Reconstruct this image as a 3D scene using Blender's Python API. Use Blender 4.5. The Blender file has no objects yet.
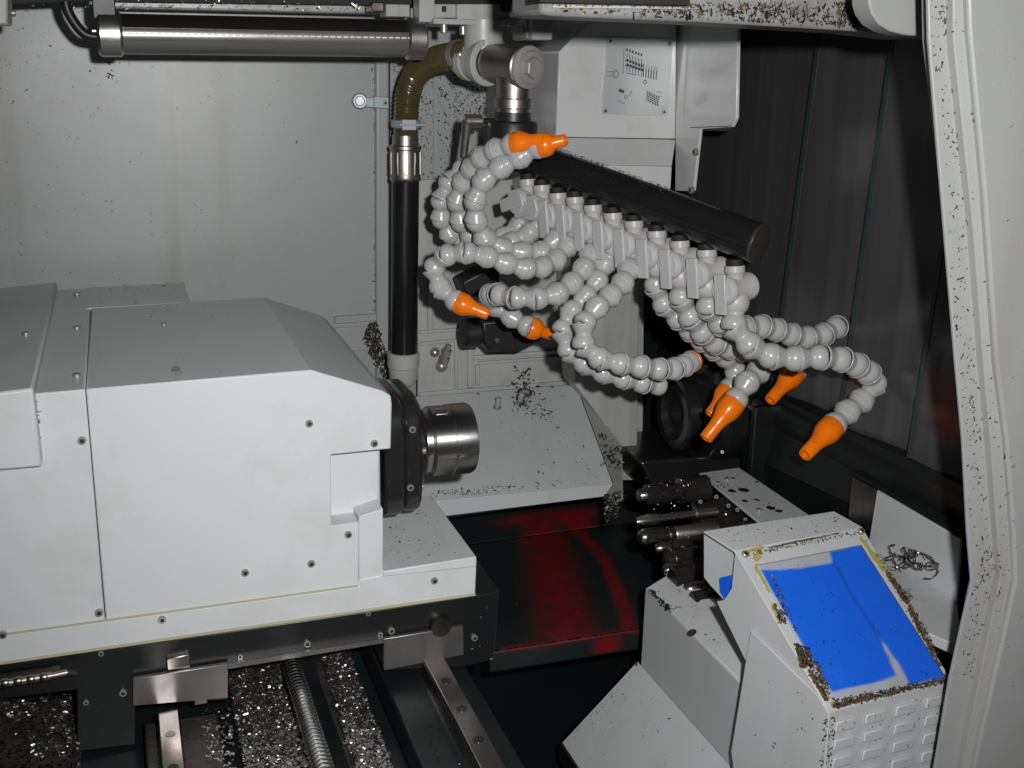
import bpy, bmesh, math, random
from mathutils import Vector, Matrix
random.seed(7)
V = Vector
sc = bpy.context.scene
col = sc.collection

# ------------------------------------------------------------------ camera
W, H, FPX = 1024.0, 768.0, 1125.0
Yc = V((-405, 326, -1125)).normalized()
Zc = V((92, 3996, 1125)).normalized()
Xc = Yc.cross(Zc).normalized()
Zc = Xc.cross(Yc).normalized()
R = Matrix((Xc, Yc, Zc))                       # camera -> world
EYE = V((0, 0, 1.5))
cam_d = bpy.data.cameras.new('camera')
cam = bpy.data.objects.new('camera', cam_d)
col.objects.link(cam)
cam.matrix_world = Matrix.Translation(EYE) @ R.to_4x4()
cam_d.sensor_width = 36.0
cam_d.lens = 36.0 * FPX / W
cam_d.clip_start = 0.01
cam_d.clip_end = 50
sc.camera = cam

def ray(px, py):
    return R @ V((px - W / 2, H / 2 - py, -FPX)).normalized()
def PL(px, py, q, n):
    d = ray(px, py); n = V(n)
    return EYE + d * ((V(q) - EYE).dot(n) / d.dot(n))
def PY(px, py, y): return PL(px, py, (0, y, 0), (0, 1, 0))
def PX(px, py, x): return PL(px, py, (x, 0, 0), (1, 0, 0))
def PZ(px, py, z): return PL(px, py, (0, 0, z), (0, 0, 1))
def mpp(p):                                    # metres per pixel at a point
    return abs((V(p) - EYE).dot(R @ V((0, 0, -1)))) / FPX

# ------------------------------------------------------------------ materials
def mat(name, color, rough=0.4, metal=0.0, var=0.06, vscale=9.0, bump=0.0, bscale=400.0, rvar=0.08,
        coat=0.0, spec=0.5, dirt=None, dirt_amt=0.0, dirt_scale=14.0):
    m = bpy.data.materials.new(name); m.use_nodes = True
    nt = m.node_tree; b = nt.nodes['Principled BSDF']
    tc = nt.nodes.new('ShaderNodeTexCoord')
    n1 = nt.nodes.new('ShaderNodeTexNoise'); n1.inputs['Scale'].default_value = vscale
    n1.inputs['Detail'].default_value = 6; n1.inputs['Roughness'].default_value = 0.65
    nt.links.new(tc.outputs['Object'], n1.inputs['Vector'])
    mx = nt.nodes.new('ShaderNodeMix'); mx.data_type = 'RGBA'
    c = V(color)
    mx.inputs[6].default_value = (*(c * (1 - var)), 1)
    mx.inputs[7].default_value = (*[min(1, x * (1 + var)) for x in c], 1)
    nt.links.new(n1.outputs['Fac'], mx.inputs[0])
    out = mx.outputs[2]
    if dirt is not None:
        n3 = nt.nodes.new('ShaderNodeTexNoise'); n3.inputs['Scale'].default_value = dirt_scale
        n3.inputs['Detail'].default_value = 9; n3.inputs['Roughness'].default_value = 0.7
        nt.links.new(tc.outputs['Object'], n3.inputs['Vector'])
        rp = nt.nodes.new('ShaderNodeMapRange')
        rp.inputs[1].default_value = 0.52; rp.inputs[2].default_value = 0.72
        rp.inputs[3].default_value = 0.0; rp.inputs[4].default_value = dirt_amt
        nt.links.new(n3.outputs['Fac'], rp.inputs[0])
        m2 = nt.nodes.new('ShaderNodeMix'); m2.data_type = 'RGBA'
        nt.links.new(rp.outputs[0], m2.inputs[0]); nt.links.new(out, m2.inputs[6])
        m2.inputs[7].default_value = (*dirt, 1)
        out = m2.outputs[2]
    nt.links.new(out, b.inputs['Base Color'])
    mr = nt.nodes.new('ShaderNodeMapRange')
    mr.inputs[3].default_value = max(0.02, rough - rvar); mr.inputs[4].default_value = min(1, rough + rvar)
    n2 = nt.nodes.new('ShaderNodeTexNoise'); n2.inputs['Scale'].default_value = vscale * 2.3
    n2.inputs['Detail'].default_value = 5
    nt.links.new(tc.outputs['Object'], n2.inputs['Vector'])
    nt.links.new(n2.outputs['Fac'], mr.inputs[0]); nt.links.new(mr.outputs[0], b.inputs['Roughness'])
    b.inputs['Metallic'].default_value = metal
    b.inputs['Specular IOR Level'].default_value = spec
    b.inputs['Coat Weight'].default_value = coat
    if bump > 0:
        n4 = nt.nodes.new('ShaderNodeTexNoise'); n4.inputs['Scale'].default_value = bscale
        n4.inputs['Detail'].default_value = 3
        nt.links.new(tc.outputs['Object'], n4.inputs['Vector'])
        bp = nt.nodes.new('ShaderNodeBump'); bp.inputs['Strength'].default_value = bump
        bp.inputs['Distance'].default_value = 0.001
        nt.links.new(n4.outputs['Fac'], bp.inputs['Height']); nt.links.new(bp.outputs[0], b.inputs['Normal'])
    return m

M = {}
M['white'] = mat('headstock_white_paint', (.555, .575, .585), .42, var=.05, vscale=5, bump=.08, bscale=500, dirt=(.36, .36, .33), dirt_amt=.36, dirt_scale=7)
M['cover'] = mat('cover_grey_white_paint', (.52, .535, .545), .40, var=.04, bump=.08, bscale=500, dirt=(.2, .17, .12), dirt_amt=.10)
M['wall'] = mat('wall_grey_paint', (.34, .357, .353), .30, var=.10, vscale=4, bump=.16, bscale=1500, dirt=(.27, .27, .25), dirt_amt=.45, dirt_scale=6)
M['grey'] = mat('machine_grey_paint', (.42, .43, .42), .36, var=.05, bump=.10, bscale=420, dirt=(.2, .18, .14), dirt_amt=.25)
M['casting'] = mat('casting_grey_paint', (.41, .42, .405), .45, var=.08, bump=.25, bscale=180, dirt=(.12, .11, .09), dirt_amt=.35)
M['door'] = mat('door_white_paint', (.315, .322, .318), .42, var=.04, bump=.12, bscale=500, dirt=(.30, .25, .18), dirt_amt=.25, dirt_scale=20)
M['dark'] = mat('dark_green_black_paint', (.0085, .0105, .0105), .36, var=.3, bump=.1, spec=.4)
M['black'] = mat('black_oiled_steel', (.016, .015, .015), .20, var=.3, vscale=30, rvar=.10, spec=.8)
M['blackmat'] = mat('black_plastic', (.014, .014, .015), .42, var=.2)
M['teal'] = mat('teal_wiper_edge', (.032, .055, .054), .45, var=.4, vscale=60)
M['pipe'] = mat('black_pipe', (.010, .010, .010), .22, var=.2)
M['bar'] = mat('black_manifold', (.012, .012, .012), .20, var=.3, vscale=40, rvar=.1)
M['steel'] = mat('ground_steel', (.72, .71, .69), .24, metal=1, var=.08, vscale=40)
M['dsteel'] = mat('dark_steel', (.28, .26, .245), .28, metal=1, var=.15, vscale=40)
M['brushed'] = mat('brushed_aluminium', (.60, .58, .55), .33, metal=1, var=.08, vscale=50)
M['nickel'] = mat('worn_nickel', (.42, .39, .35), .38, metal=1, var=.15, vscale=60)
M['zinc'] = mat('zinc_plate', (.38, .42, .44), .45, metal=.35, var=.1, vscale=60)
M['brass'] = mat('brass', (.40, .28, .12), .35, metal=1, var=.2, vscale=80)
M['hose'] = mat('grey_hose_plastic', (.455, .458, .458), .25, var=.07, vscale=60, coat=.35, dirt=(.20, .17, .13), dirt_amt=.45, dirt_scale=110)
M['valve'] = mat('light_valve_plastic', (.47, .465, .45), .38, var=.05, vscale=60, dirt=(.25, .2, .14), dirt_amt=.3, dirt_scale=50)
M['handle'] = mat('grey_lever_plastic', (.50, .50, .505), .42, var=.03, vscale=60)
M['orange'] = mat('orange_plastic', (.95, .19, .003), .25, var=.10, vscale=70, dirt=(.40, .07, .01), dirt_amt=.45, dirt_scale=90)
M['pvc'] = mat('grey_pvc', (.40, .405, .39), .38, var=.06, vscale=30, dirt=(.2, .17, .12), dirt_amt=.3)
M['bolt'] = mat('bolt_steel', (.42, .40, .37), .40, metal=.7, var=.3, vscale=200)
M['socket'] = mat('bolt_socket_dark', (.02, .02, .02), .6)
M['plate'] = mat('engraved_plate', (.52, .53, .54), .35, metal=.15, var=.04, vscale=20)
M['ink'] = mat('print_ink', (.06, .06, .065), .5)
M['gasket'] = mat('dark_gap', (.01, .01, .01), .7)
M['chipdark'] = mat('dark_chip', (.035, .03, .026), .35, metal=.5, var=.6, vscale=300)
M['chipbrown'] = mat('brown_chip', (.13, .095, .06), .45, metal=.3, var=.6, vscale=300)
M['chipbright'] = mat('bright_chip', (.60, .575, .55), .42, metal=1, var=.4, vscale=200)
M['oilbed'] = mat('oily_chip_bed', (.07, .064, .058), .5, metal=.4, var=.7, vscale=250, bump=1.0, bscale=420)
M['blue'] = mat('blue_film', (.010, .125, .78), .30, var=.12, vscale=22, bump=.5, bscale=45)
M['bluedk'] = mat('blue_film_overlap', (.008, .110, .70), .30, var=.12, vscale=22, bump=.5, bscale=45)
M['frost'] = mat('milky_window', (.40, .42, .46), .3, var=.08, vscale=20, dirt=(.2, .18, .14), dirt_amt=.3)
M['sealant'] = mat('yellow_sealant', (.42, .36, .10), .35, var=.3, vscale=90)
M['yellow'] = mat('yellow_oil_residue', (.42, .40, .24), .4, var=.2)
M['bedpaint'] = mat('bed_dark_paint', (.008, .0125, .013), .35, var=.4, vscale=12, bump=.15, bscale=120)
M['wiper'] = mat('wiper_plate_steel', (.30, .28, .28), .38, metal=.9, var=.15, vscale=30)
M['tube'] = mat('lamp_tube', (.25, .24, .225), .26, metal=.6, var=.15, vscale=14)
M['tubedk'] = mat('lamp_tube_top', (.02, .018, .016), .25, metal=.3, var=.2)
M['led'] = mat('led_white', (.75, .75, .72), .4)
M['cuff'] = mat('yellow_clear_hose', (.075, .058, .022), .22, var=.2, vscale=60, coat=.5)

def streak_mat():
    m = mat('telescopic_steel', (.115, .112, .114), .24, metal=.5, var=.15, vscale=4, rvar=.06, bump=.04, bscale=60)
    nt = m.node_tree; b = nt.nodes['Principled BSDF']
    src = b.inputs['Base Color'].links[0].from_socket
    tc = nt.nodes.new('ShaderNodeTexCoord'); mp = nt.nodes.new('ShaderNodeMapping')
    mp.inputs['Scale'].default_value = (45, 45, .9)
    nt.links.new(tc.outputs['Object'], mp.inputs['Vector'])
    n = nt.nodes.new('ShaderNodeTexNoise'); n.inputs['Scale'].default_value = 1; n.inputs['Detail'].default_value = 5
    nt.links.new(mp.outputs[0], n.inputs['Vector'])
    mr = nt.nodes.new('ShaderNodeMapRange'); mr.inputs[1].default_value = .3; mr.inputs[2].default_value = .7
    mr.inputs[3].default_value = .75; mr.inputs[4].default_value = 1.2
    nt.links.new(n.outputs['Fac'], mr.inputs[0])
    mx = nt.nodes.new('ShaderNodeVectorMath'); mx.operation = 'SCALE'
    nt.links.new(src, mx.inputs[0]); nt.links.new(mr.outputs[0], mx.inputs['Scale'])
    nt.links.new(mx.outputs[0], b.inputs['Base Color'])
    return m
M['way'] = streak_mat()
def red_mat():
    m = mat('red_sheen_dark_paint', (.012, .018, .018), .36, var=.3, vscale=12)  # a blurred red sheen is put into the base colour by a mask
    nt = m.node_tree; b = nt.nodes['Principled BSDF']
    src = b.inputs['Base Color'].links[0].from_socket
    at = nt.nodes.new('ShaderNodeAttribute'); at.attribute_name = 'sheen'
    tc = nt.nodes.new('ShaderNodeTexCoord')
    n = nt.nodes.new('ShaderNodeTexNoise'); n.inputs['Scale'].default_value = 55; n.inputs['Detail'].default_value = 8
    nt.links.new(tc.outputs['Object'], n.inputs['Vector'])
    mr = nt.nodes.new('ShaderNodeMapRange'); mr.inputs[1].default_value = .30; mr.inputs[2].default_value = .62
    mr.inputs[3].default_value = .35
    nt.links.new(n.outputs['Fac'], mr.inputs[0])
    mu = nt.nodes.new('ShaderNodeMath'); mu.operation = 'MULTIPLY'; mu.use_clamp = True
    nt.links.new(at.outputs['Fac'], mu.inputs[0]); nt.links.new(mr.outputs[0], mu.inputs[1])
    mx = nt.nodes.new('ShaderNodeMix'); mx.data_type = 'RGBA'
    nt.links.new(mu.outputs[0], mx.inputs[0]); nt.links.new(src, mx.inputs[6])
    mx.inputs[7].default_value = (.24, .004, .003, 1)
    nt.links.new(mx.outputs[2], b.inputs['Base Color'])
    return m
M['red'] = red_mat()
def drip(m, amt, colr):
    nt = m.node_tree; b = nt.nodes['Principled BSDF']
    src = b.inputs['Base Color'].links[0].from_socket
    tc = nt.nodes.new('ShaderNodeTexCoord'); mp = nt.nodes.new('ShaderNodeMapping')
    mp.inputs['Scale'].default_value = (26, 26, 1.4)
    nt.links.new(tc.outputs['Object'], mp.inputs['Vector'])
    n = nt.nodes.new('ShaderNodeTexNoise'); n.inputs['Scale'].default_value = 1; n.inputs['Detail'].default_value = 7
    nt.links.new(mp.outputs[0], n.inputs['Vector'])
    mr = nt.nodes.new('ShaderNodeMapRange'); mr.inputs[1].default_value = .55; mr.inputs[2].default_value = .72
    mr.inputs[4].default_value = amt
    nt.links.new(n.outputs['Fac'], mr.inputs[0])
    sp = nt.nodes.new('ShaderNodeTexVoronoi'); sp.inputs['Scale'].default_value = 170
    nt.links.new(tc.outputs['Object'], sp.inputs['Vector'])
    n2 = nt.nodes.new('ShaderNodeTexNoise'); n2.inputs['Scale'].default_value = 11; n2.inputs['Detail'].default_value = 4
    nt.links.new(tc.outputs['Object'], n2.inputs['Vector'])
    th = nt.nodes.new('ShaderNodeMapRange'); th.inputs[1].default_value = .45; th.inputs[2].default_value = .75
    th.inputs[3].default_value = .02; th.inputs[4].default_value = .22
    nt.links.new(n2.outputs['Fac'], th.inputs[0])
    lt = nt.nodes.new('ShaderNodeMath'); lt.operation = 'LESS_THAN'
    nt.links.new(sp.outputs['Distance'], lt.inputs[0]); nt.links.new(th.outputs[0], lt.inputs[1])
    l2 = nt.nodes.new('ShaderNodeMath'); l2.operation = 'MULTIPLY'; l2.inputs[1].default_value = .55
    nt.links.new(lt.outputs[0], l2.inputs[0])
    mxx = nt.nodes.new('ShaderNodeMath'); mxx.operation = 'MAXIMUM'
    nt.links.new(mr.outputs[0], mxx.inputs[0]); nt.links.new(l2.outputs[0], mxx.inputs[1])
    mx = nt.nodes.new('ShaderNodeMix'); mx.data_type = 'RGBA'
    nt.links.new(mxx.outputs[0], mx.inputs[0]); nt.links.new(src, mx.inputs[6]); mx.inputs[7].default_value = (*colr, 1)
    nt.links.new(mx.outputs[2], b.inputs['Base Color'])
drip(M['wall'], .30, (.23, .22, .19))
drip(M['casting'], .35, (.16, .15, .13))
drip(M['grey'], .35, (.17, .15, .12))
drip(M['door'], .22, (.22, .18, .12))
drip(M['cover'], .12, (.22, .2, .16))
def window_mat():
    m = mat('milky_window_with_blue_film', (.42, .44, .48), .28, var=.08, vscale=20, dirt=(.2, .18, .14), dirt_amt=.3, bump=.35, bscale=40, coat=.4)
    nt = m.node_tree; b = nt.nodes['Principled BSDF']
    out = b.inputs['Base Color'].links[0].from_socket
    tc = nt.nodes.new('ShaderNodeTexCoord')
    for nm, c0, c1 in (('blue', (.010, .120, .72, 1), (.014, .145, .86, 1)), ('crease', (.010, .07, .38, 1), (.010, .06, .30, 1))):
        at = nt.nodes.new('ShaderNodeAttribute'); at.attribute_name = nm
        n = nt.nodes.new('ShaderNodeTexNoise'); n.inputs['Scale'].default_value = 38; n.inputs['Detail'].default_value = 7
        nt.links.new(tc.outputs['Object'], n.inputs['Vector'])
        cc = nt.nodes.new('ShaderNodeMix'); cc.data_type = 'RGBA'
        cc.inputs[6].default_value = c0; cc.inputs[7].default_value = c1
        nt.links.new(n.outputs['Fac'], cc.inputs[0])
        mx = nt.nodes.new('ShaderNodeMix'); mx.data_type = 'RGBA'
        nt.links.new(at.outputs['Fac'], mx.inputs[0]); nt.links.new(out, mx.inputs[6]); nt.links.new(cc.outputs[2], mx.inputs[7])
        out = mx.outputs[2]
    nt.links.new(out, b.inputs['Base Color'])
    return m
M['window'] = window_mat()
M['nose'] = mat('spindle_nose_steel', (.46, .445, .43), .36, metal=1, var=.08, vscale=60, rvar=.03)
nn = M['nose'].node_tree; tg_ = nn.nodes.new('ShaderNodeTangent'); tg_.direction_type = 'RADIAL'; tg_.axis = 'X'
nn.links.new(tg_.outputs[0], nn.nodes['Principled BSDF'].inputs['Tangent'])
nn.nodes['Principled BSDF'].inputs['Anisotropic'].default_value = .85
nn.nodes['Principled BSDF'].inputs['Anisotropic Rotation'].default_value = .25
M['endplug'] = mat('end_plug_steel', (.05, .045, .042), .42, metal=.3, var=.2)

# ------------------------------------------------------------------ mesh helpers
class MB:
    def __init__(s): s.v = []; s.f = []
    def add(s, vs, fs):
        o = len(s.v); s.v += [V(x) for x in vs]; s.f += [tuple(i + o for i in f) for f in fs]; return s
    def prism(s, poly, ext):
        """closed solid: polygon (world points) extruded by a vector or to a second polygon"""
        n = len(poly); a = [V(p) for p in poly]
        b = [p + V(ext) for p in a] if not isinstance(ext, list) else [V(p) for p in ext]
        nn = V((0, 0, 0))
        for i in range(n): nn += a[i].cross(a[(i + 1) % n])
        d = sum((b[i] - a[i] for i in range(n)), V((0, 0, 0)))
        if nn.dot(d) > 0: a.reverse(); b.reverse()
        fs = [tuple(range(n)), tuple(range(2 * n - 1, n - 1, -1))]
        for i in range(n):
            j = (i + 1) % n
            fs.append((i, i + n, j + n, j))
        return s.add(a + b, fs)
    def box(s, c, hx, hy, hz):
        c = V(c); hx = V(hx); hy = V(hy); hz = V(hz)
        return s.prism([c - hx - hy - hz, c + hx - hy - hz, c + hx + hy - hz, c - hx + hy - hz], hz * 2)
    def lathe(s, prof, o, z, n=24, sx=1.0, sy=1.0, ref=None):
        o = V(o); z = V(z).normalized()
        x = V(ref) if ref is not None else V((0, 0, 1))
        if abs(x.normalized().dot(z)) > .95: x = V((0, 1, 0))
        x = (x - z * x.dot(z)).normalized(); y = z.cross(x)
        vs = []; fs = []; rings = []
        for (h, r) in prof:
            if r < 1e-6:
                rings.append([len(vs)]); vs.append(o + z * h)
            else:
                rings.append(list(range(len(vs), len(vs) + n)))
                for k in range(n):
                    a = 2 * math.pi * k / n
                    vs.append(o + z * h + x * (r * sx * math.cos(a)) + y * (r * sy * math.sin(a)))
        for a, b in zip(rings, rings[1:]):
            if len(a) == 1 and len(b) == 1: continue
            for k in range(n):
                j = (k + 1) % n
                if len(a) == 1: fs.append((a[0], b[j], b[k]))
                elif len(b) == 1: fs.append((a[k], a[j], b[0]))
                else: fs.append((a[k], a[j], b[j], b[k]))
        return s.add(vs, fs)
    def cyl(s, a, b, r, n=24, r2=None, cap=.0):
        a = V(a); b = V(b); h = (b - a).length; r2 = r if r2 is None else r2
        c = min(cap, h * .45)
        if c > 0: pr = [(0, 0), (0, r - c), (c, r), (h - c, r2), (h, r2 - c), (h, 0)]
        else: pr = [(0, 0), (0, r), (h, r2), (h, 0)]
        return s.lathe(pr, a, b - a, n)
    def tube(s, pts, r, n=12):
        pts = [V(p) for p in pts]; rs = r if isinstance(r, list) else [r] * len(pts)
        vs = []; fs = []; up = None
        for i, p in enumerate(pts):
            t = (pts[min(i + 1, len(pts) - 1)] - pts[max(i - 1, 0)]).normalized()
            if up is None:
                up = V((0, 0, 1)) if abs(t.z) < .9 else V((0, 1, 0))
            up = (up - t * up.dot(t)).normalized(); w = t.cross(up)
            for k in range(n):
                a = 2 * math.pi * k / n
                vs.append(p + (up * math.cos(a) + w * math.sin(a)) * rs[i])
        for i in range(len(pts) - 1):
            for k in range(n):
                j = (k + 1) % n
                fs.append((i * n + k, i * n + j, (i + 1) * n + j, (i + 1) * n + k))
        fs.append(tuple(range(n - 1, -1, -1))); fs.append(tuple(range((len(pts) - 1) * n, len(pts) * n)))
        return s.add(vs, fs)
    def build(s, name, m, parent=None, bevel=0.0, smooth=True, seg=2, flip_fix=True):
        me = bpy.data.meshes.new(name)
        org = V((0, 0, 0))
        if s.v:
            lo = V([min(v[i] for v in s.v) for i in range(3)]); hi = V([max(v[i] for v in s.v) for i in range(3)])
            org = (lo + hi) / 2; org.z = lo.z
        me.from_pydata([tuple(v - org) for v in s.v], [], s.f)
        me.validate()
        bm = bmesh.new(); bm.from_mesh(me)
        if flip_fix: bmesh.ops.recalc_face_normals(bm, faces=bm.faces)
        bm.to_mesh(me); bm.free()
        me.materials.append(m if not isinstance(m, str) else M[m])
        if smooth:
            for p in me.polygons: p.use_smooth = True
            me.set_sharp_from_angle(angle=math.radians(32))
        o = bpy.data.objects.new(name, me); col.objects.link(o)
        if parent is not None:
            o.parent = parent
            w = parent.matrix_basis.translation.copy()
            q = parent
            while q.parent is not None:
                q = q.parent; w += q.matrix_basis.translation
            o.location = org - w
        else: o.location = org
        if bevel > 0:
            b = o.modifiers.new('bevel', 'BEVEL'); b.width = bevel; b.segments = seg
            b.limit_method = 'ANGLE'; b.angle_limit = math.radians(40); b.harden_normals = False
        return o
def tag(o, label=None, cat=None, group=None, kind=None):
    if label: o['label'] = label
    if cat: o['category'] = cat
    if group: o['group'] = group
    if kind: o['kind'] = kind
    return o
def thing(name, loc, label, cat, group=None):
    o = bpy.data.objects.new(name, None); col.objects.link(o); o.location = V(loc)
    o.empty_display_size = .02
    return tag(o, label, cat, group)
def worldloc(o):
    w = o.matrix_basis.translation.copy()
    while o.parent is not None:
        o = o.parent; w += o.matrix_basis.translation
    return w
def frame(o, z, ref=(0, 0, 1)):
    z = V(z).normalized(); x = V(ref)
    if abs(x.normalized().dot(z)) > .97: x = V((1, 0, 0))
    x = (x - z * x.dot(z)).normalized(); y = z.cross(x)
    m = Matrix((x, y, z)).transposed().to_4x4(); m.translation = V(o); return m
def put(name, me, mtx, parent):
    """an object that shares mesh data, placed by a world matrix under a parent that has no rotation"""
    o = bpy.data.objects.new(name, me); col.objects.link(o)
    if parent is not None:
        o.parent = parent; mtx = Matrix.Translation(-worldloc(parent)) @ mtx
    o.matrix_basis = mtx
    return o
# shared bolt meshes (local z = outward)
def bolt_mesh(r, h):
    mb = MB().lathe([(0, r * 1.0), (h * .85, r), (h, r * .88), (h, r * .55), (h * .35, r * .5), (h * .35, 0)], (0, 0, 0), (0, 0, 1), 16)
    me = bpy.data.meshes.new('bolt'); me.from_pydata([tuple(v) for v in mb.v], [], mb.f)
    for p in me.polygons: p.use_smooth = True
    me.set_sharp_from_angle(angle=math.radians(30))
    me.materials.append(M['bolt']); me.materials.append(M['socket'])
    for p in me.polygons:
        c = p.center
        if (c.x ** 2 + c.y ** 2) ** .5 < r * .53: p.material_index = 1
    return me
BOLT = bolt_mesh(.0030, .0028); BOLTS = bolt_mesh(.0022, .0020); BOLTL = bolt_mesh(.0042, .004)
def bolt(p, n, parent, me=None, tilt=0):
    z = V(n).normalized()
    return put('bolt', me or BOLT, frame(p, z), parent)

def spline(pts, per=14):
    out = []; n = len(pts)
    P = [V(p) for p in pts]
    for i in range(n - 1):
        p0 = P[max(i - 1, 0)]; p1 = P[i]; p2 = P[i + 1]; p3 = P[min(i + 2, n - 1)]
        for k in range(per):
            t = k / per
            out.append(0.5 * ((2 * p1) + (p2 - p0) * t + (2 * p0 - 5 * p1 + 4 * p2 - p3) * t * t + (3 * p1 - p0 - 3 * p2 + p3) * t ** 3))
    out.append(P[-1]); return out

def in_poly(x, y, poly):
    r = False; j = len(poly) - 1
    for i in range(len(poly)):
        (xi, yi), (xj, yj) = poly[i], poly[j]
        if (yi > y) != (yj > y) and x < (xj - xi) * (y - yi) / (yj - yi) + xi: r = not r
        j = i
    return r
def flake(mb, p, n, size, curl=False):
    """one little curved turning"""
    n = V(n).normalized()
    t = V((random.gauss(0, 1), random.gauss(0, 1), random.gauss(0, 1))); t = (t - n * t.dot(n)).normalized(); b = n.cross(t)
    L = size * min(2.6, .75 * math.exp(random.gauss(0, .55))); w = size * random.uniform(.25, .65); h = size * random.uniform(.08, .5)
    k = 4 if curl else 2
    vs = []
    for i in range(k + 1):
        u = i / k - .5
        a = V(p) + t * (L * u) + n * (.0003 + h * (.25 - u * u) * 2 + (random.uniform(0, .4) * h)) + b * (random.uniform(-.2, .2) * w + (curl and math.sin(u * 6) * L * .2))
        vs += [a - b * w * .5 + n * random.uniform(0, .3) * w, a + b * w * .5]
    fs = [(2 * i, 2 * i + 1, 2 * i + 3, 2 * i + 2) for i in range(k)]
    mb.add(vs, fs)
def scatter(mb, poly, fn, n, count, size, dens=None, curl=False, lift=0.0):
    xs = [p[0] for p in poly]; ys = [p[1] for p in poly]; c = 0; tries = 0
    while c < count and tries < count * 60:
        tries += 1
        x = random.uniform(min(xs), max(xs)); y = random.uniform(min(ys), max(ys))
        if not in_poly(x, y, poly): continue
        if dens and random.random() > dens(x, y): continue
        flake(mb, fn(x, y) + V(n).normalized() * random.uniform(0, lift), n, size * random.uniform(.5, 1.5), curl); c += 1
def blob(cx, cy, r): return lambda x, y: math.exp(-((x - cx) ** 2 + (y - cy) ** 2) / r ** 2)
def clump(seed, sc_, lo=.0):
    from mathutils import noise
    return lambda x, y: max(0, min(1, (noise.noise(V((x / sc_ + seed, y / sc_, seed))) + lo) * 2.2))
M['grime'] = mat('brown_grime', (.13, .09, .035), .35, var=.5, vscale=120, bump=.8, bscale=300)
M['beam'] = mat('dirty_beam_paint', (.25, .255, .25), .4, var=.08, bump=.12, bscale=300, dirt=(.09, .07, .05), dirt_amt=.6, dirt_scale=30)
M['capmetal'] = mat('dull_cap_steel', (.36, .345, .32), .5, metal=.35, var=.15, vscale=60)
def stuff(mb, name, m, label, cat):
    o = mb.build(name, m, None, smooth=False, flip_fix=False)
    return tag(o, label, cat, None, 'stuff')

X = V((1, 0, 0)); Y = V((0, 1, 0)); Z = V((0, 0, 1))
def cut(o, cutter):
    """boolean difference baked into the mesh"""
    c = cutter.build('cutter', 'black')
    md = o.modifiers.new('b', 'BOOLEAN'); md.operation = 'DIFFERENCE'; md.object = c; md.solver = 'EXACT'
    dg = bpy.context.evaluated_depsgraph_get()
    me = bpy.data.meshes.new_from_object(o.evaluated_get(dg))
    o.modifiers.remove(md); old = o.data; o.data = me; bpy.data.meshes.remove(old)
    bpy.data.objects.remove(c)
    for p in me.polygons: p.use_smooth = True
    me.set_sharp_from_angle(angle=math.radians(32))
    return o
def bev(o, w, seg=2):
    b = o.modifiers.new('bevel', 'BEVEL'); b.width = w; b.segments = seg
    b.limit_method = 'ANGLE'; b.angle_limit = math.radians(40); return o
def fy(poly, y): return [PY(a, b, y) for a, b in poly]

# ================================================================== headstock
F = .85
hs = thing('headstock', PY(250, 640, F), 'white painted headstock carriage with chrome spindle nose on its right end', 'headstock')
top = [(86, 389), (311, 370), (383, 391), (391, 396), (392, 404), (391, 449), (331, 455), (331, 526), (359, 522), (359, 588), (106, 621)]
pf = fy(top, F)
zt = PY(311, 370, F).z
D2 = PZ(270, 297, zt).y - F
D1 = PZ(182, 281, zt).y - F
body = MB().prism(pf, Y * D2)
pe = PZ(184, 283, PY(200, 379, F).z)
lb = [PY(86, 389, F), PY(86, 389, F)]
b = body.build('cover_panel', 'white', hs, bevel=.0012)
b.data.set_sharp_from_angle(angle=math.radians(8))
rcs = [PY(328, 452, F + .022), PY(380.5, 448, F + .022), PY(381.5, 520, F + .022), PY(328, 524, F + .022)]
rcs = [p + V((0, 0, .003)) if i < 2 else p for i, p in enumerate(rcs)]
MB().prism(rcs, Y * (D2 - .03)).build('recess_panel', 'white', hs, bevel=.003)
# rear extension of the roof on the left
zl, zr_ = PY(86, 389, F), PY(200, 379.4, F)
ext = MB().prism([V((PZ(88, 290, zl.z).x, F + D2 + .0005, zl.z)), V((pe.x, F + D2 + .0005, zr_.z)), V((pe.x, F + D2 + .0005, zr_.z - .1)), V((zl.x, F + D2 + .0005, zl.z - .1))], Y * (D1 - D2))
ext.build('rear_roof', 'white', hs)
# left hand panel beside the seam
lp = fy([(38, 393.4), (85.2, 389.2), (105.2, 621), (-60, 643), (-60, 400)], F + .0008)
o = MB().prism(lp, Y * (D1 + .0)).build('side_panel', 'white', hs, bevel=.0012)
ecf = fy([(-60, 400), (33, 388), (42, 467), (-60, 476)], F - .014)
o = MB().prism(ecf, Y * (D1 + .016)).build('end_cover', 'white', hs, bevel=.002)
# lower corner cover and skirt
o = MB().prism(fy([(359, 516.5), (383, 508.5), (383, 575), (359, 580)], F - .0004), Y * .055).build('corner_cover', 'white', hs, bevel=.0006)
sk = fy([(-60, 644), (358, 586.5), (359, 580), (383, 574.5), (477, 558), (475.5, 594), (-60, 672)], F - .0016)
o = MB().prism(sk, Y * .150).build('base_skirt', 'white', hs, bevel=.0012)
lipq = fy([(383, 571.5), (476.5, 556.5), (476.5, 567), (383, 577)], F - .0030)
MB().prism(lipq, Y * .150).build('base_lid', 'white', hs, bevel=.001)
be = fy([(-60, 671), (475.5, 593.2), (475.5, 595.6), (-60, 673.6)], F - .0022)
MB().prism(be, Y * .01).build('oil_bead', 'yellow', hs)
se = fy([(-60, 643), (358, 585.6), (358, 587), (-60, 644.4)], F - .0022)
MB().prism(se, Y * .0015).build('seam_bead', 'yellow', hs)
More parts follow.
